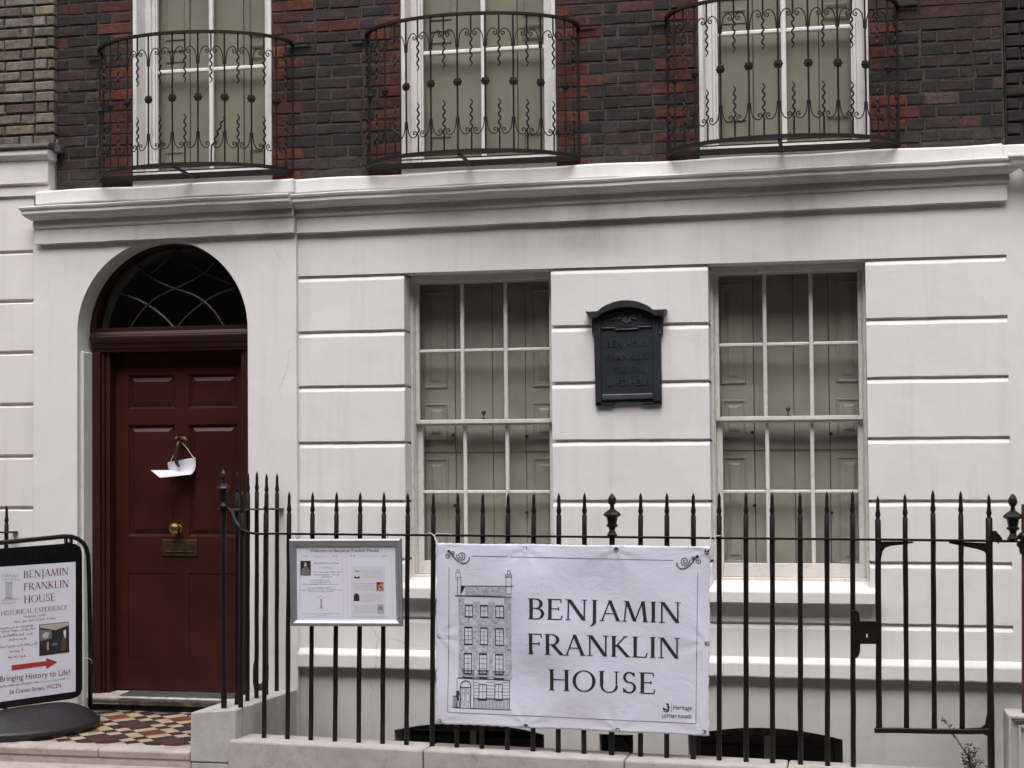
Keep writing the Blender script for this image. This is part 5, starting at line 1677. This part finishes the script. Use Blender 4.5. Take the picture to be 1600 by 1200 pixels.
# ================================================================== NOTICE BOARD
NBD = thing('notice_board', 'silver framed notice board of visitor information hung on the railings', 'notice board', tuple(U(541, 979, -1.07)))
NPY = -1.085
def nsurf(px, py, lift): 
    v = U(px, py, NPY); v.y -= lift; return v
def ncr(x, y, lift=0.0): return nsurf(445 + x / 8, 835 + y / 8, lift)
OUT = [(66, 58), (1456, 54), (1476, 1148), (88, 1142)]
INN = [(150, 150), (1382, 146), (1402, 1066), (160, 1066)]
names = ['frame_bar'] * 4
for k in range(4):
    a, b_ = OUT[k], OUT[(k + 1) % 4]; c, d = INN[(k + 1) % 4], INN[k]
    mb = MB()
    prof = [(0.0, 0.0), (0.0, 0.018), (0.22, 0.027), (0.5, 0.026), (0.85, 0.016), (1.0, 0.010), (1.0, 0.0)]
    vs_ = []
    for t, l in prof:
        vs_.append(ncr(a[0] + (d[0] - a[0]) * t, a[1] + (d[1] - a[1]) * t, l)); vs_.append(ncr(b_[0] + (c[0] - b_[0]) * t, b_[1] + (c[1] - b_[1]) * t, l))
    n_ = len(prof)
    fs_ = [(2 * i, 2 * i + 1, 2 * ((i + 1) % n_) + 1, 2 * ((i + 1) % n_)) for i in range(n_)] + [tuple(range(0, 2 * n_, 2)), tuple(range(1, 2 * n_, 2))]
    mb.add(vs_, fs_); mb.build('frame_bar', M['silver'], NBD)
mb = MB(); P4 = [ncr(*p) for p in OUT]
mb.add([p + Vector((0, 0.012, 0)) for p in P4] + [p + Vector((0, 0.0005, 0)) for p in P4], [(0, 1, 2, 3), (7, 6, 5, 4), (0, 4, 5, 1), (1, 5, 6, 2), (2, 6, 7, 3), (3, 7, 4, 0)])
mb.build('back_board', M['silver'], NBD)
mb = MB(); mb.add([ncr(x, y, 0.004) for x, y in ((148, 148), (1384, 144), (1404, 1068), (158, 1068))], [(0, 1, 2, 3)])
SH = mb.build('notice_sheet', M['paper'], NBD)
P = Print(nsurf, 445, 835, 8)
def L5(x): return x
l_ = 0.0052
P.text('inkgrey', sans_text('Welcome to Benjamin Franklin House', 0.006), 315, 222, 858, 40, -0.006, l_)
P.text('inkpale', sans_text('Opening Hours'), 358, 284, 172, 17, -0.005, l_); P.text('inkpale', sans_text('Upcoming Events'), 950, 274, 195, 17, -0.005, l_)
for x0, y0, x1, y1 in ((185, 282, 722, 1032), (775, 276, 1335, 1032)):
    for q in ([(x0, y0), (x0 + 14, y1)], [(x0 + 14, y1), (x1 + 14, y1 - 4)], [(x1 + 14, y1 - 4), (x1, y0 - 4)]):
        P.line('inkpale', q, 2.2, l_)
    for xx in (x0 + 75, x1 - 90):
        for s_ in (1, -1):
            P.line('inkgrey', spiral(xx + s_ * 20, y0 - 10, 13, 2, 90, 1.2 * s_), 3.0, l_)
P.rect('ink', 198, 330, 328, 512, l_, -0.004)
P.poly('shutter', [(245, 388), (252, 352), (272, 350), (280, 388), (262, 408)], l_ + 0.0006)
P.poly('inkgrey', [(205, 508), (212, 440), (250, 405), (282, 408), (312, 445), (322, 508)], l_ + 0.0004)
for i, (x0, x1, y, h) in enumerate(((362, 680, 366, 15), (435, 612, 424, 14), (360, 702, 478, 15), (362, 694, 510, 13), (460, 598, 536, 12), (325, 560, 578, 12), (318, 580, 602, 13), (220, 680, 628, 12), (290, 602, 674, 14), (190, 712, 698, 12), (300, 606, 720, 12), (228, 690, 995, 12), (390, 525, 1016, 10))):
    scribble(P, 'inkgrey', x0, x1, y, h, -0.004, i + 1, l_)
P.line('inkpale', [(395, 800), (420, 770), (436, 798), (455, 765), (470, 795), (520, 780)], 3, l_)
P.rect('inkpale', 448, 815, 470, 910, l_); P.rect('inkpale', 442, 808, 478, 816, l_); P.rect('inkpale', 438, 908, 482, 916, l_); scribble(P, 'inkpale', 395, 530, 935, 12, 0, 33, l_)
P.rect('leaflet', 832, 392, 1262, 1040, l_ - 0.0006)
for i, (y0, y1) in enumerate(((425, 572), (582, 716), (722, 852), (866, 1000))):
    P.frame('inkgrey', 846 + 4 * i, y0, 1240 + 5 * i, y1, 4)
    P_l = l_
    for k in range(4):
        tx0 = 955 if i in (0, 2) else 868
        scribble(P, 'inkpale', tx0, (1215 if i in (0, 2) else 1140), y0 + 34 + 26 * k, 13, -0.003, 60 + i * 7 + k, l_ + 0.0003)
P.rect('ink', 874, 520, 938, 550, l_ + 0.0005); P.rect('paper', 890, 512, 922, 534, l_ + 0.0009); P.line('ink', [(872, 455), (890, 462), (905, 456), (922, 462), (938, 453)], 8, l_ + 0.0005)
P.rect('arrow', 1150, 596, 1236, 706, l_ + 0.0005); P.rect('ink', 1150, 596, 1190, 624, l_ + 0.0008); P.poly('tile_cream', [(1165, 700), (1180, 640), (1215, 612), (1236, 640), (1210, 700)], l_ + 0.0008); P.poly('ink', [(1195, 640), (1215, 650), (1212, 680), (1198, 670)], l_ + 0.0011)
P.poly('ink', [(866, 832), (866, 765), (880, 738), (915, 736), (936, 765), (936, 832)], l_ + 0.0005)
P.rect('shutter', 1158, 874, 1240, 986, l_ + 0.0005); P.rect('inkpale', 1165, 884, 1232, 978, l_ + 0.0008); P.line('ink', [(1200 + 18 * math.cos(R(a)), 922 + 16 * math.sin(R(a))) for a in range(0, 361, 30)], 9, l_ + 0.0011)
P.flush(SH)
for px in (465, 603):   # wires to the rail
    b = MB(); b.tube([U(px, 842, NPY), U(px - 3, 838, NPY + 0.02), U(px - 1, 833, RY - 0.03), U(px + 2, 832.5, RY), U(px + 3, 840, NPY + 0.02)], 0.0018, 5); b.build('hanging_wire', M['iron'], NBD)
o = bpy.data.objects['notice_sheet']

# ================================================================== BANNER
BN = thing('banner', 'large white house name banner with a line drawing tied to the front railings', 'banner', tuple(U(895, 1140, -1.075)))
BPY = -1.078
BC = [(72, 62), (1535, 80), (1525, 1090), (70, 1025)]
BK = 1600 / 470.0
def bpx(x, y): return (660 + x / BK, 830 + y / BK)
_nrnd = random.Random(4)
_w = [(_nrnd.uniform(2, 9), _nrnd.uniform(2, 9), _nrnd.uniform(0, 6.28), _nrnd.uniform(0.0008, 0.0026)) for _ in range(14)]
def bwave(x, z):
    s = 0.0
    for a, c, ph, am in _w:
        s += am * math.sin(a * x + c * z + ph + 0.8 * math.sin(2.3 * z + ph))
    s += 0.0022 * math.sin(16 * z + 3 * math.sin(2.1 * x)) * math.exp(-((x + 1.75) / 0.35) ** 2) + 0.0018 * math.sin(13 * x + 9 * z) * math.exp(-((z - 0.9) / 0.28) ** 2)
    return s * 1.6
EYES = [(95, 85), (545, 90), (1032, 95), (1512, 105), (90, 557), (1513, 595), (92, 1008), (550, 1033), (1040, 1055), (1498, 1067)]
def bsurf(px, py, lift):
    v = U(px, py, BPY)
    cx, cy = (px - 660) * BK, (py - 830) * BK
    k = 0.0
    for i, (ex_, ey_) in enumerate(EYES):       # puckers running in from each eyelet
        dx, dy = cx - ex_, cy - ey_
        d = math.hypot(dx, dy)
        an = math.atan2(dy, dx)
        k += 0.004 * math.exp(-d / 130.0) * math.cos(an * 7 + i)
    v.y += bwave(v.x, v.z) + k - lift
    return v
NU, NV = 110, 78
b = MB()
for j in range(NV + 1):
    for i in range(NU + 1):
        u, w = i / NU, j / NV
        x = (BC[0][0] * (1 - u) + BC[1][0] * u) * (1 - w) + (BC[3][0] * (1 - u) + BC[2][0] * u) * w
        y = (BC[0][1] * (1 - u) + BC[1][1] * u) * (1 - w) + (BC[3][1] * (1 - u) + BC[2][1] * u) * w
        e_ = 3.0 * math.sin(u * 3 * math.pi) ** 2
        if j == 0: y += e_ + 1.5 * math.sin(i * 1.9)
        if j == NV: y -= e_ - 2.0 * math.sin(i * 1.7)
        if i == 0: x += 4 * math.sin(w * 2 * math.pi) ** 2 + 2.0 * math.sin(j * 1.3)
        if i == NU: x -= 5 * math.sin(w * 2 * math.pi) ** 2 + 2.5 * math.sin(j * 1.1)
        b.v.append(bsurf(*bpx(x, y), 0))
for j in range(NV):
    for i in range(NU):
        a = j * (NU + 1) + i
        b.f.append((a, a + 1, a + NU + 2, a + NU + 1))
CL = b.build('cloth', M['banner'], BN, smooth=True, recalc=True)
sm = CL.modifiers.new('thickness', 'SOLIDIFY'); sm.thickness = 0.002; sm.offset = 0.0
P = Print(bsurf, 660, 830, BK)
lf_ = 0.0030
P.text('ink', serif_text('BENJAMIN'), 560, 466, 818, 110, 0.0275, lf_)
P.text('ink', serif_text('FRANKLIN'), 558, 652, 816, 110, 0.032, lf_)
P.text('ink', serif_text('HOUSE', 0.06), 668, 845, 578, 112, 0.035, lf_)
# border rules and corner scrolls
for q in ([(265, 132), (455, 135)], [(465, 136), (1335, 155)], [(143, 190), (136, 962)], [(136, 962), (1455, 1023)], [(1455, 1023), (1464, 216)]):
    P.line('ink', q, 2.2, lf_)
def corner(cx, cy, mx):
    f = lambda pts: [(cx + mx * x, cy + y) for x, y in pts]
    P.line('ink', f([(42, 10), (40, 22), (28, 36), (10, 39), (-10, 32), (-28, 18), (-44, 0), (-60, -22), (-66, -30)]), 5, lf_)
    P.line('ink', f(spiral(0, -2, 26, 4, 200, -1.9, 40)), 4, lf_)
    P.line('ink', f([(42, 10), (41, 5)]), 6, lf_)
    P.line('ink', f(spiral(-75, -2, 15, 3, 300, 1.4)), 3.5, lf_); P.line('ink', f(spiral(-47, -18, 11, 2, 90, -1.4)), 3.5, lf_)
    P.poly('ink', f([(-72, -34), (-58, -32), (-62, -20), (-76, -22)]), lf_)
corner(209, 133, 1); corner(1395, 162, -1)
# the drawing of the house (crop origin 690,880 at 5x -> banner crop)
def dq(x, y): return ((690 + x / 5 - 660) * BK, (880 + y / 5 - 830) * BK)
def dl(pts, w=1.6, ink='ink'): P.line(ink, [dq(*p) for p in pts], w * 1.35, lf_ + 0.0003)
def dr(x0, y0, x1, y1, w=1.6, ink='ink'): dl([(x0, y0), (x1, y0 + 2), (x1, y1 + 2), (x0, y1), (x0, y0)], w, ink)
rnd = random.Random(9)
def wash(x0, y0, x1, y1, ink='wash'):     # grey tone of the brick, laid in small tiles so that it follows the cloth
    nx_, ny_ = max(1, int((x1 - x0) / 30)), max(1, int((y1 - y0) / 30))
    for i in range(nx_):
        for j in range(ny_):
            xa, xb, ya_, yb_ = x0 + (x1 - x0) * i / nx_, x0 + (x1 - x0) * (i + 1) / nx_, y0 + (y1 - y0) * j / ny_, y0 + (y1 - y0) * (j + 1) / ny_
            P.poly(ink, [dq(xa, ya_), dq(xb, ya_), dq(xb, yb_), dq(xa, yb_)], lf_ - 0.0004)
for q in ((132, 262, 178, 892), (492, 268, 545, 905), (178.5, 430, 491.5, 490), (178.5, 640, 491.5, 700), (245, 300, 300, 429.5), (366, 300, 416, 429.5), (244, 491, 296, 639.5), (362, 491, 416, 639.5), (242, 701, 284, 893), (366, 701, 402, 895), (186, 186, 503, 250)): wash(*q)
dl([(105, 253), (552, 264)], 4); dl([(152, 177), (568, 178)], 2.6); P.poly('ink', [dq(x, y) for x, y in ((152, 178), (186, 180), (150, 248))], lf_)
dl([(125, 250), (127, 110)], 2); dl([(150, 250), (152, 110)], 2); dl([(108, 125), (130, 125)], 1.5); dr(112, 72, 150, 108, 1.5); dl([(120, 70), (122, 48), (140, 48), (142, 70)], 1.5)
dr(508, 105, 548, 240, 1.8); dr(503, 88, 552, 104, 1.8); dl([(518, 86), (520, 58), (538, 58), (540, 86)], 2.2)
dl([(128, 895), (535, 916)], 3); dl([(120, 896), (125, 1125)], 1.4); dl([(530, 915), (530, 1140)], 1.8); dl([(85, 1126), (548, 1146)], 2.4); dl([(248, 905), (252, 1130)], 1.6)
for k in range(150):     # pen stipple of the brickwork and slates
    y = rnd.uniform(270, 890); x = rnd.choice((rnd.uniform(132, 175), rnd.uniform(492, 545), rnd.uniform(135, 540)))
    inside = any(xa - 8 < x < xb + 8 and ya_ - 8 < y < yb_ + 8 for xa, xb, ya_, yb_ in ((180, 245, 320, 425), (300, 365, 322, 425), (418, 490, 325, 430), (172, 242, 492, 635), (296, 360, 496, 640), (415, 490, 500, 645), (172, 240, 698, 910), (285, 365, 702, 912), (400, 490, 705, 915)))
    if not inside: dl([(x, y), (x + rnd.uniform(5, 13), y + 0.3)], 1.2, 'inkgrey')
for k in range(110):
    x = rnd.uniform(185, 500); y = rnd.uniform(186, 250); dl([(x, y), (x + 5, y)], 1.1, 'inkgrey')
P_wins = [(184, 242, 324, 415), (304, 362, 327, 418), (424, 487, 330, 422), (178, 238, 498, 630), (302, 358, 502, 634), (420, 484, 506, 638), (176, 234, 702, 860), (294, 352, 706, 862), (418, 479, 710, 866)]
for (x0, x1, y0, y1) in P_wins:
    dr(x0, y0, x1, y1, 2.6); dl([(x0, y0 + 3), (x1, y0 + 4)], 5)
    dl([((x0 + x1) / 2, y0), ((x0 + x1) / 2, y1)], 1.3); nrow = 2 if y1 - y0 < 100 else 3
    for k in range(1, nrow + (1 if nrow == 3 else 0)):
        yy = y0 + (y1 - y0) * k / (nrow + (1 if nrow == 3 else 0)); dl([(x0, yy), (x1, yy + 1)], 1.3)
    dl([(x0 - 6, y1 + 5), (x1 + 6, y1 + 7)], 2.4)
for (x0, x1, y0) in ((163, 250, 836), (282, 367, 838), (400, 493, 846)):
    dl([(x0, y0), (x1, y0 + 3)], 3); P.poly('ink', [dq(x, y) for x, y in ((x0, y0 + 50), (x1, y0 + 54), (x1 - 18, y0 + 68), (x0 + 20, y0 + 66))], lf_)
    for k in range(10):
        x = x0 + (x1 - x0) * k / 9; dl([(x, y0), (x, y0 + 52)], 1.4)
dl([(148, 1125), (146, 970), (152, 940), (170, 922), (190, 917), (212, 925), (226, 945), (229, 970), (226, 1128)], 3.4); dl([(146, 968), (229, 970)], 3)
for x0, x1, y0, y1 in ((160, 182, 980, 1005), (192, 216, 982, 1006), (160, 182, 1015, 1075), (192, 216, 1016, 1076), (160, 182, 1085, 1110), (192, 216, 1086, 1112)): dr(x0, y0, x1, y1, 1.3)
for y in (930, 955, 980, 1005, 1030, 1052): dl([(252, y), (292, y + 1)], 1.4); dl([(352, y), (415, y + 2)], 1.4); dl([(474, y + 2), (530, y + 4)], 1.4)
for x0, x1 in ((292, 350), (416, 473)): dr(x0, 945, x1, 1062, 2.8); dl([((x0 + x1) / 2, 945), ((x0 + x1) / 2, 1062)], 1.4); dl([(x0, 1003), (x1, 1004)], 1.6); dl([(x0 - 5, 1068), (x1 + 5, 1070)], 3)
for k in range(26): dl([(256 + k * 10.8, 1052 + k * 0.3), (257 + k * 10.8, 1132 + k * 0.3)], 1.5)
dl([(250, 1058), (530, 1064)], 2)
for x in (92, 102, 112): dl([(x, 1030), (x, 1125)], 2)
dl([(88, 1040), (118, 1040)], 2)
P.poly('ink', [dq(x, y) for x, y in ((118, 1000), (132, 995), (140, 1010), (134, 1040), (140, 1075), (120, 1075), (116, 1035))], lf_); dl([(112, 1000), (140, 998)], 3); dl([(122, 1078), (116, 1125), (138, 1126), (142, 1078)], 2.5); dl([(140, 1020), (152, 1060), (148, 1100)], 2)
# funder's mark at the foot
P.text('ink', sans_text('Heritage', 0.0), 1335, 948, 98, 24, 0.03, lf_)
P.text('ink', sans_text('LOTTERY FUNDED', 0.016), 1276, 990, 157, 16, 0.033, lf_)
P.line('ink', [(1327, 915), (1326, 962)], 1.8, lf_)
P.poly('ink', [(1278, 940), (1286, 936), (1292, 946), (1300, 942), (1306, 930), (1296, 918), (1300, 912), (1310, 922), (1316, 938), (1312, 956), (1300, 964), (1286, 958)], lf_)
P.line('paper', [(1300, 948), (1308, 940)], 3, lf_ + 0.0006); P.line('paper', [(1290, 952), (1304, 956)], 2.5, lf_ + 0.0006)
P.poly('ink', [(1307, 914), (1313, 918), (1310, 924), (1304, 920)], lf_)
P.flush(CL)
for i, (x, y) in enumerate(EYES):
    c = bsurf(*bpx(x, y), 0.002); b = MB()
    b.tube([c + Vector((0.0105 * math.cos(R(a)), 0, 0.0105 * math.sin(R(a)))) for a in range(0, 361, 30)], 0.0036, 6, cap=False); b.build('eyelet', M['metal'], BN, smooth=True)
    b = MB(); b.lathe((c.x, c.y + 0.001, c.z), [(0.0085, 0.0), (0.008, 0.0008)], 10, axis='y'); b.build('eyelet_hole', M['ink'], BN)
def tie(pts):
    b = MB(); b.tube(catm([U(px, py, y) for px, py, y in pts], 4), 0.0024, 5); b.build('tie_string', M['string'], BN)
tie([(686, 856, BPY - .004), (683, 846, BPY + .01), (677, 836, RY - .03), (671, 832.5, RY), (664, 835, RY + .02), (661, 838, RY)])
tie([(686, 856, BPY - .004), (681, 845, BPY), (679, 838, RY - .028), (682, 834, RY - .02), (700, 834, RY - .028), (705, 835.5, RY - .03)])
tie([(1104, 861, BPY - .004), (1107, 850, BPY + .01), (1110, 842, RY - .03), (1114, 838, RY - .02), (1126, 837, RY - .026)])
tie([(1104, 861, BPY - .004), (1112, 854, BPY), (1118, 848, RY - .03), (1117, 840, RY - .03), (1111, 838, RY), (1108, 846, RY - .03)])

# ================================================================== SWING SIGN
SG_N = Vector((0.777, -0.629, 0)).normalized(); SG_D = Vector((0.629, 0.777, 0)).normalized()
SG_P = U(138, 1098, -0.42)
def ssurf(px, py, lift): return onplane(px, py, SG_P, SG_N) + SG_N * lift
SG = thing('swing_sign', 'black framed pavement sign on a rubber base with a red arrow, left of the door', 'sign', tuple(SG_P - Vector((0, 0, 0.2))))
fp = [(-70, 858.5), (-40, 854.5), (0, 844.5), (100, 838.2), (112, 838.6), (122, 842), (130, 848.5), (135, 857), (137.5, 868), (139, 900), (141, 1000), (141, 1104)]
fp = [(-42, 1140), (-46, 1000), (-50, 900), (-49, 876), (-44, 864), (-34, 856), (-20, 850.5), (0, 848.2)] + fp[3:]
b = MB(); b.tube([ssurf(x, y, 0) for x, y in fp], 0.0155, 10); b.build('frame', M['plastic'], SG, smooth=True)
pan_ = [(-38, 870), (-30, 860), (0, 857), (108, 848.8), (118, 850), (125, 855), (127.5, 863), (128, 950), (128, 1075), (126, 1083), (120, 1089), (110, 1092), (0, 1107.5), (-28, 1112), (-36, 1108)]
b = MB(); n_ = len(pan_)
b.add([ssurf(x, y, 0.010) for x, y in pan_] + [ssurf(x, y, -0.012) for x, y in pan_], [tuple(range(n_)), tuple(range(2 * n_ - 1, n_ - 1, -1))] + [(i, (i + 1) % n_, (i + 1) % n_ + n_, i + n_) for i in range(n_)])
PB = b.build('panel', M['plastic'], SG, 0.003)
b = MB(); b.add([ssurf(x, y, 0.0118) for x, y in ((-28, 887.5), (117, 877.8), (117, 1080), (-26, 1100))], [(0, 1, 2, 3)])
PS = b.build('poster', M['paper'], SG)
for x in (-16, 107):
    y = 846 - 0.065 * x * 0 if x > 0 else 853
    b = MB()
    for dx in (-4, 4):
        q = [ssurf(x + dx + a, (838.8 if x > 0 else 850) + c, 0.0) for a, c in ((-1.6, 3), (1.6, 3), (1.6, 16), (-1.6, 16))]
        b.add([p + SG_N * 0.014 for p in q] + [p - SG_N * 0.014 for p in q], [(0, 1, 2, 3), (7, 6, 5, 4), (0, 4, 5, 1), (1, 5, 6, 2), (2, 6, 7, 3), (3, 7, 4, 0)])
    q = [ssurf(x + a, (838.8 if x > 0 else 850) + c, 0.0) for a, c in ((-4, 8.5), (4, 8.5), (4, 11.5), (-4, 11.5))]
    b.add([p + SG_N * 0.012 for p in q] + [p - SG_N * 0.012 for p in q], [(0, 1, 2, 3), (7, 6, 5, 4), (0, 4, 5, 1), (1, 5, 6, 2), (2, 6, 7, 3), (3, 7, 4, 0)])
    b.build('hanger', M['plastic'], SG)
P = Print(ssurf, 0, 820, 1200 / 170.0)
l_ = 0.0130
P.text('inkred', serif_text('BENJAMIN'), 250, 586, 496, 78, -0.076, l_)
P.text('inkred', serif_text('FRANKLIN'), 252, 724, 498, 80, -0.082, l_)
P.text('inkred', serif_text('HOUSE', 0.05), 255, 862, 352, 80, -0.088, l_)
P.text('inkgrey', serif_text('HISTORICAL EXPERIENCE'), 2, 1000, 735, 50, -0.092, l_)
P.text('inkgrey', sans_text('Wednesday - Sunday', 0, .2), 250, 1024, 248, 24, -0.10, l_); P.text('inkgrey', sans_text('12pm, 1pm, 2pm, 3.15pm, 4.15pm', 0, .2), 140, 1082, 465, 26, -0.10, l_)
P.line('inkpale', [(5, 580), (40, 545), (48, 580), (70, 535), (80, 575), (110, 545), (120, 580), (150, 550), (165, 575), (195, 545)], 6, l_)
P.line('inkpale', [(20, 605), (90, 598), (200, 600), (190, 625)], 4, l_)
P.rect('inkpale', 52, 640, 125, 800, l_); P.rect('inkpale', 45, 628, 132, 640, l_); P.rect('inkpale', 42, 800, 135, 812, l_)
for k in range(4): P.line('paper', [(62 + 17 * k, 645), (62 + 17 * k, 795)], 5, l_ + 0.0006)
scribble(P, 'inkpale', 0, 205, 838, 22, -0.08, 5, l_); scribble(P, 'inkpale', 0, 170, 874, 22, -0.08, 6, l_)
P.flush(PS)
P = Print(ssurf, 0, 970, 1200 / 170.0)
P.poly('arrow', [(120, 490), (500, 442), (500, 493), (120, 547)], l_); P.poly('arrow', [(500, 408), (625, 452), (512, 524), (500, 520)], l_)
P.text('inkred', sans_text('Bringing History to Life!', 0.0), -8, 672, 772, 62, -0.105, l_)
scribble(P, 'inkgrey', -90, 760, 745, 24, -0.125, 8, l_)
P.text('inkred', sans_text('56 Craven Street, WC2N', 0.0), 95, 806, 570, 46, -0.13, l_)
for i, (x0, x1, y) in enumerate(((-60, 365, 100), (-60, 390, 138), (0, 350, 182), (90, 280, 222), (-60, 395, 306), (100, 250, 348), (85, 275, 412))): scribble(P, 'inkgrey', x0, x1, y, 28, -0.1, i + 20, l_)
P.poly('ink', [(423, 40), (752, 8), (755, 345), (425, 388)], l_)
ph = l_ + 0.0008
P.poly('shutter', [(430, 46), (748, 14), (748, 50), (600, 100), (430, 75)], ph); P.poly('inkgrey', [(430, 95), (560, 105), (560, 190), (430, 225)], ph - 0.0003); P.poly('inkpale', [(455, 160), (500, 120), (532, 130), (520, 185), (470, 195)], ph)
P.poly('tile_cream', [(505, 235), (528, 230), (530, 320), (510, 325)], ph + 0.0003); P.poly('tile_red', [(668, 205), (700, 165), (718, 215), (716, 320), (665, 325)], ph); P.poly('paper', [(688, 110), (718, 95), (716, 190), (700, 185)], ph); P.poly('inkgrey', [(560, 250), (620, 240), (625, 262), (575, 275)], ph); P.poly('brassdull', [(430, 350), (560, 320), (580, 335), (440, 382)], ph)
P.flush(PS)
# rubber base: a long low mound along the sign
c0 = (ssurf(141, 1104, 0) + ssurf(-42, 1140, 0)) / 2
cb = Vector((c0.x, c0.y, 0)); zb = tz(c0.y) + 0.002
b = MB(); vs_ = []; fs_ = []
ln = (ssurf(141, 1104, 0) - ssurf(-42, 1140, 0)).length / 2 + 0.05
ring = [(1.0, 0.0), (1.01, 0.045), (0.985, 0.055), (0.9, 0.066), (0.7, 0.10), (0.45, 0.138), (0.2, 0.166), (0.06, 0.175), (0.0, 0.176)]
nn = 48
for r_, h_ in ring:
    for i in range(nn):
        a = 2 * math.pi * i / nn
        ca, sa = math.cos(a), math.sin(a)
        xx = ln * ca * (0.82 + 0.18 * r_)
        yy_ = 0.29 * sa * r_
        hh = h_ if r_ > 0.98 else 0.055 + (h_ - 0.055) * (1 - 0.55 * abs(ca) ** 4)
        q = cb + SG_D * xx + SG_N * yy_
        vs_.append(q + Vector((0, 0, tz(min(0.0, q.y)) + hh + 0.001)))
for i in range(len(ring) - 1):
    for k in range(nn):
        l = (k + 1) % nn
        fs_.append((i * nn + k, i * nn + l, (i + 1) * nn + l, (i + 1) * nn + k))
fs_ += [tuple(range(nn)), tuple(range(len(ring) * nn - nn, len(ring) * nn))]
b.add(vs_, fs_); b.build('base', M['rubber'], SG, smooth=True)
b = MB(); b.tube(catm([ssurf(129, 1027, 0.01), ssurf(139, 1029.5, 0.02), ssurf(143, 1037, 0.01), ssurf(144, 1043, 0.0)], 4), 0.002, 5); b.build('tie_string', M['string'], SG)

# ================================================================== WEED
WD = thing('weed', 'scrappy buddleia seedling rooted in the area wall behind the gate', 'plant', tuple(U(1517, 1195, -0.10)))
rnd = random.Random(12)
bs = MB(); bl_ = MB()
for pts, r0 in (([(1518, 1215), (1514, 1185), (1503, 1168), (1492, 1150), (1480, 1132), (1473, 1124)], 0.006), ([(1518, 1215), (1514, 1180), (1512, 1162)], 0.007), ([(1518, 1212), (1524, 1190), (1534, 1195)], 0.005),
                ([(1517, 1205), (1521, 1178), (1530, 1170)], 0.004), ([(1518, 1205), (1509, 1190), (1507, 1170)], 0.004), ([(1519, 1210), (1530, 1188), (1542, 1200)], 0.004)):
    path = catm([U(x, y, -0.10 + rnd.uniform(-.02, .02)) for x, y in pts], 4)
    bs.tube(path, [r0 * (1 - 0.8 * i / (len(path) - 1)) for i in range(len(path))], 5)
    for p in path[2:]:
        for k in range(2):
            d = Vector((rnd.uniform(-1, 1), rnd.uniform(-1, 1), rnd.uniform(-0.3, 0.9))).normalized()
            ln_ = rnd.uniform(0.015, 0.034); wd = d.cross(Vector((rnd.uniform(-1, 1), 0.3, 0.4))).normalized() * ln_ * 0.2
            bl_.add([p, p + d * ln_ * 0.5 + wd, p + d * ln_, p + d * ln_ * 0.5 - wd], [(0, 1, 2, 3)])
for k in range(150):
    c_ = U(1515 + rnd.gauss(0, 7), 1192 + rnd.gauss(0, 13), -0.10 + rnd.uniform(-.03, .03))
    d = Vector((rnd.uniform(-1, 1), rnd.uniform(-1, 0.6), rnd.uniform(-0.5, 0.9))).normalized(); ln_ = rnd.uniform(0.012, 0.03); wd = d.cross(Vector((0.2, 0.5, 0.4))).normalized() * ln_ * 0.25
    bl_.add([c_, c_ + d * ln_ * 0.5 + wd, c_ + d * ln_, c_ + d * ln_ * 0.5 - wd], [(0, 1, 2, 3)])
bs.build('stem', M['stem'], WD)
bl_.build('foliage', M['leaf'], WD, recalc=False)
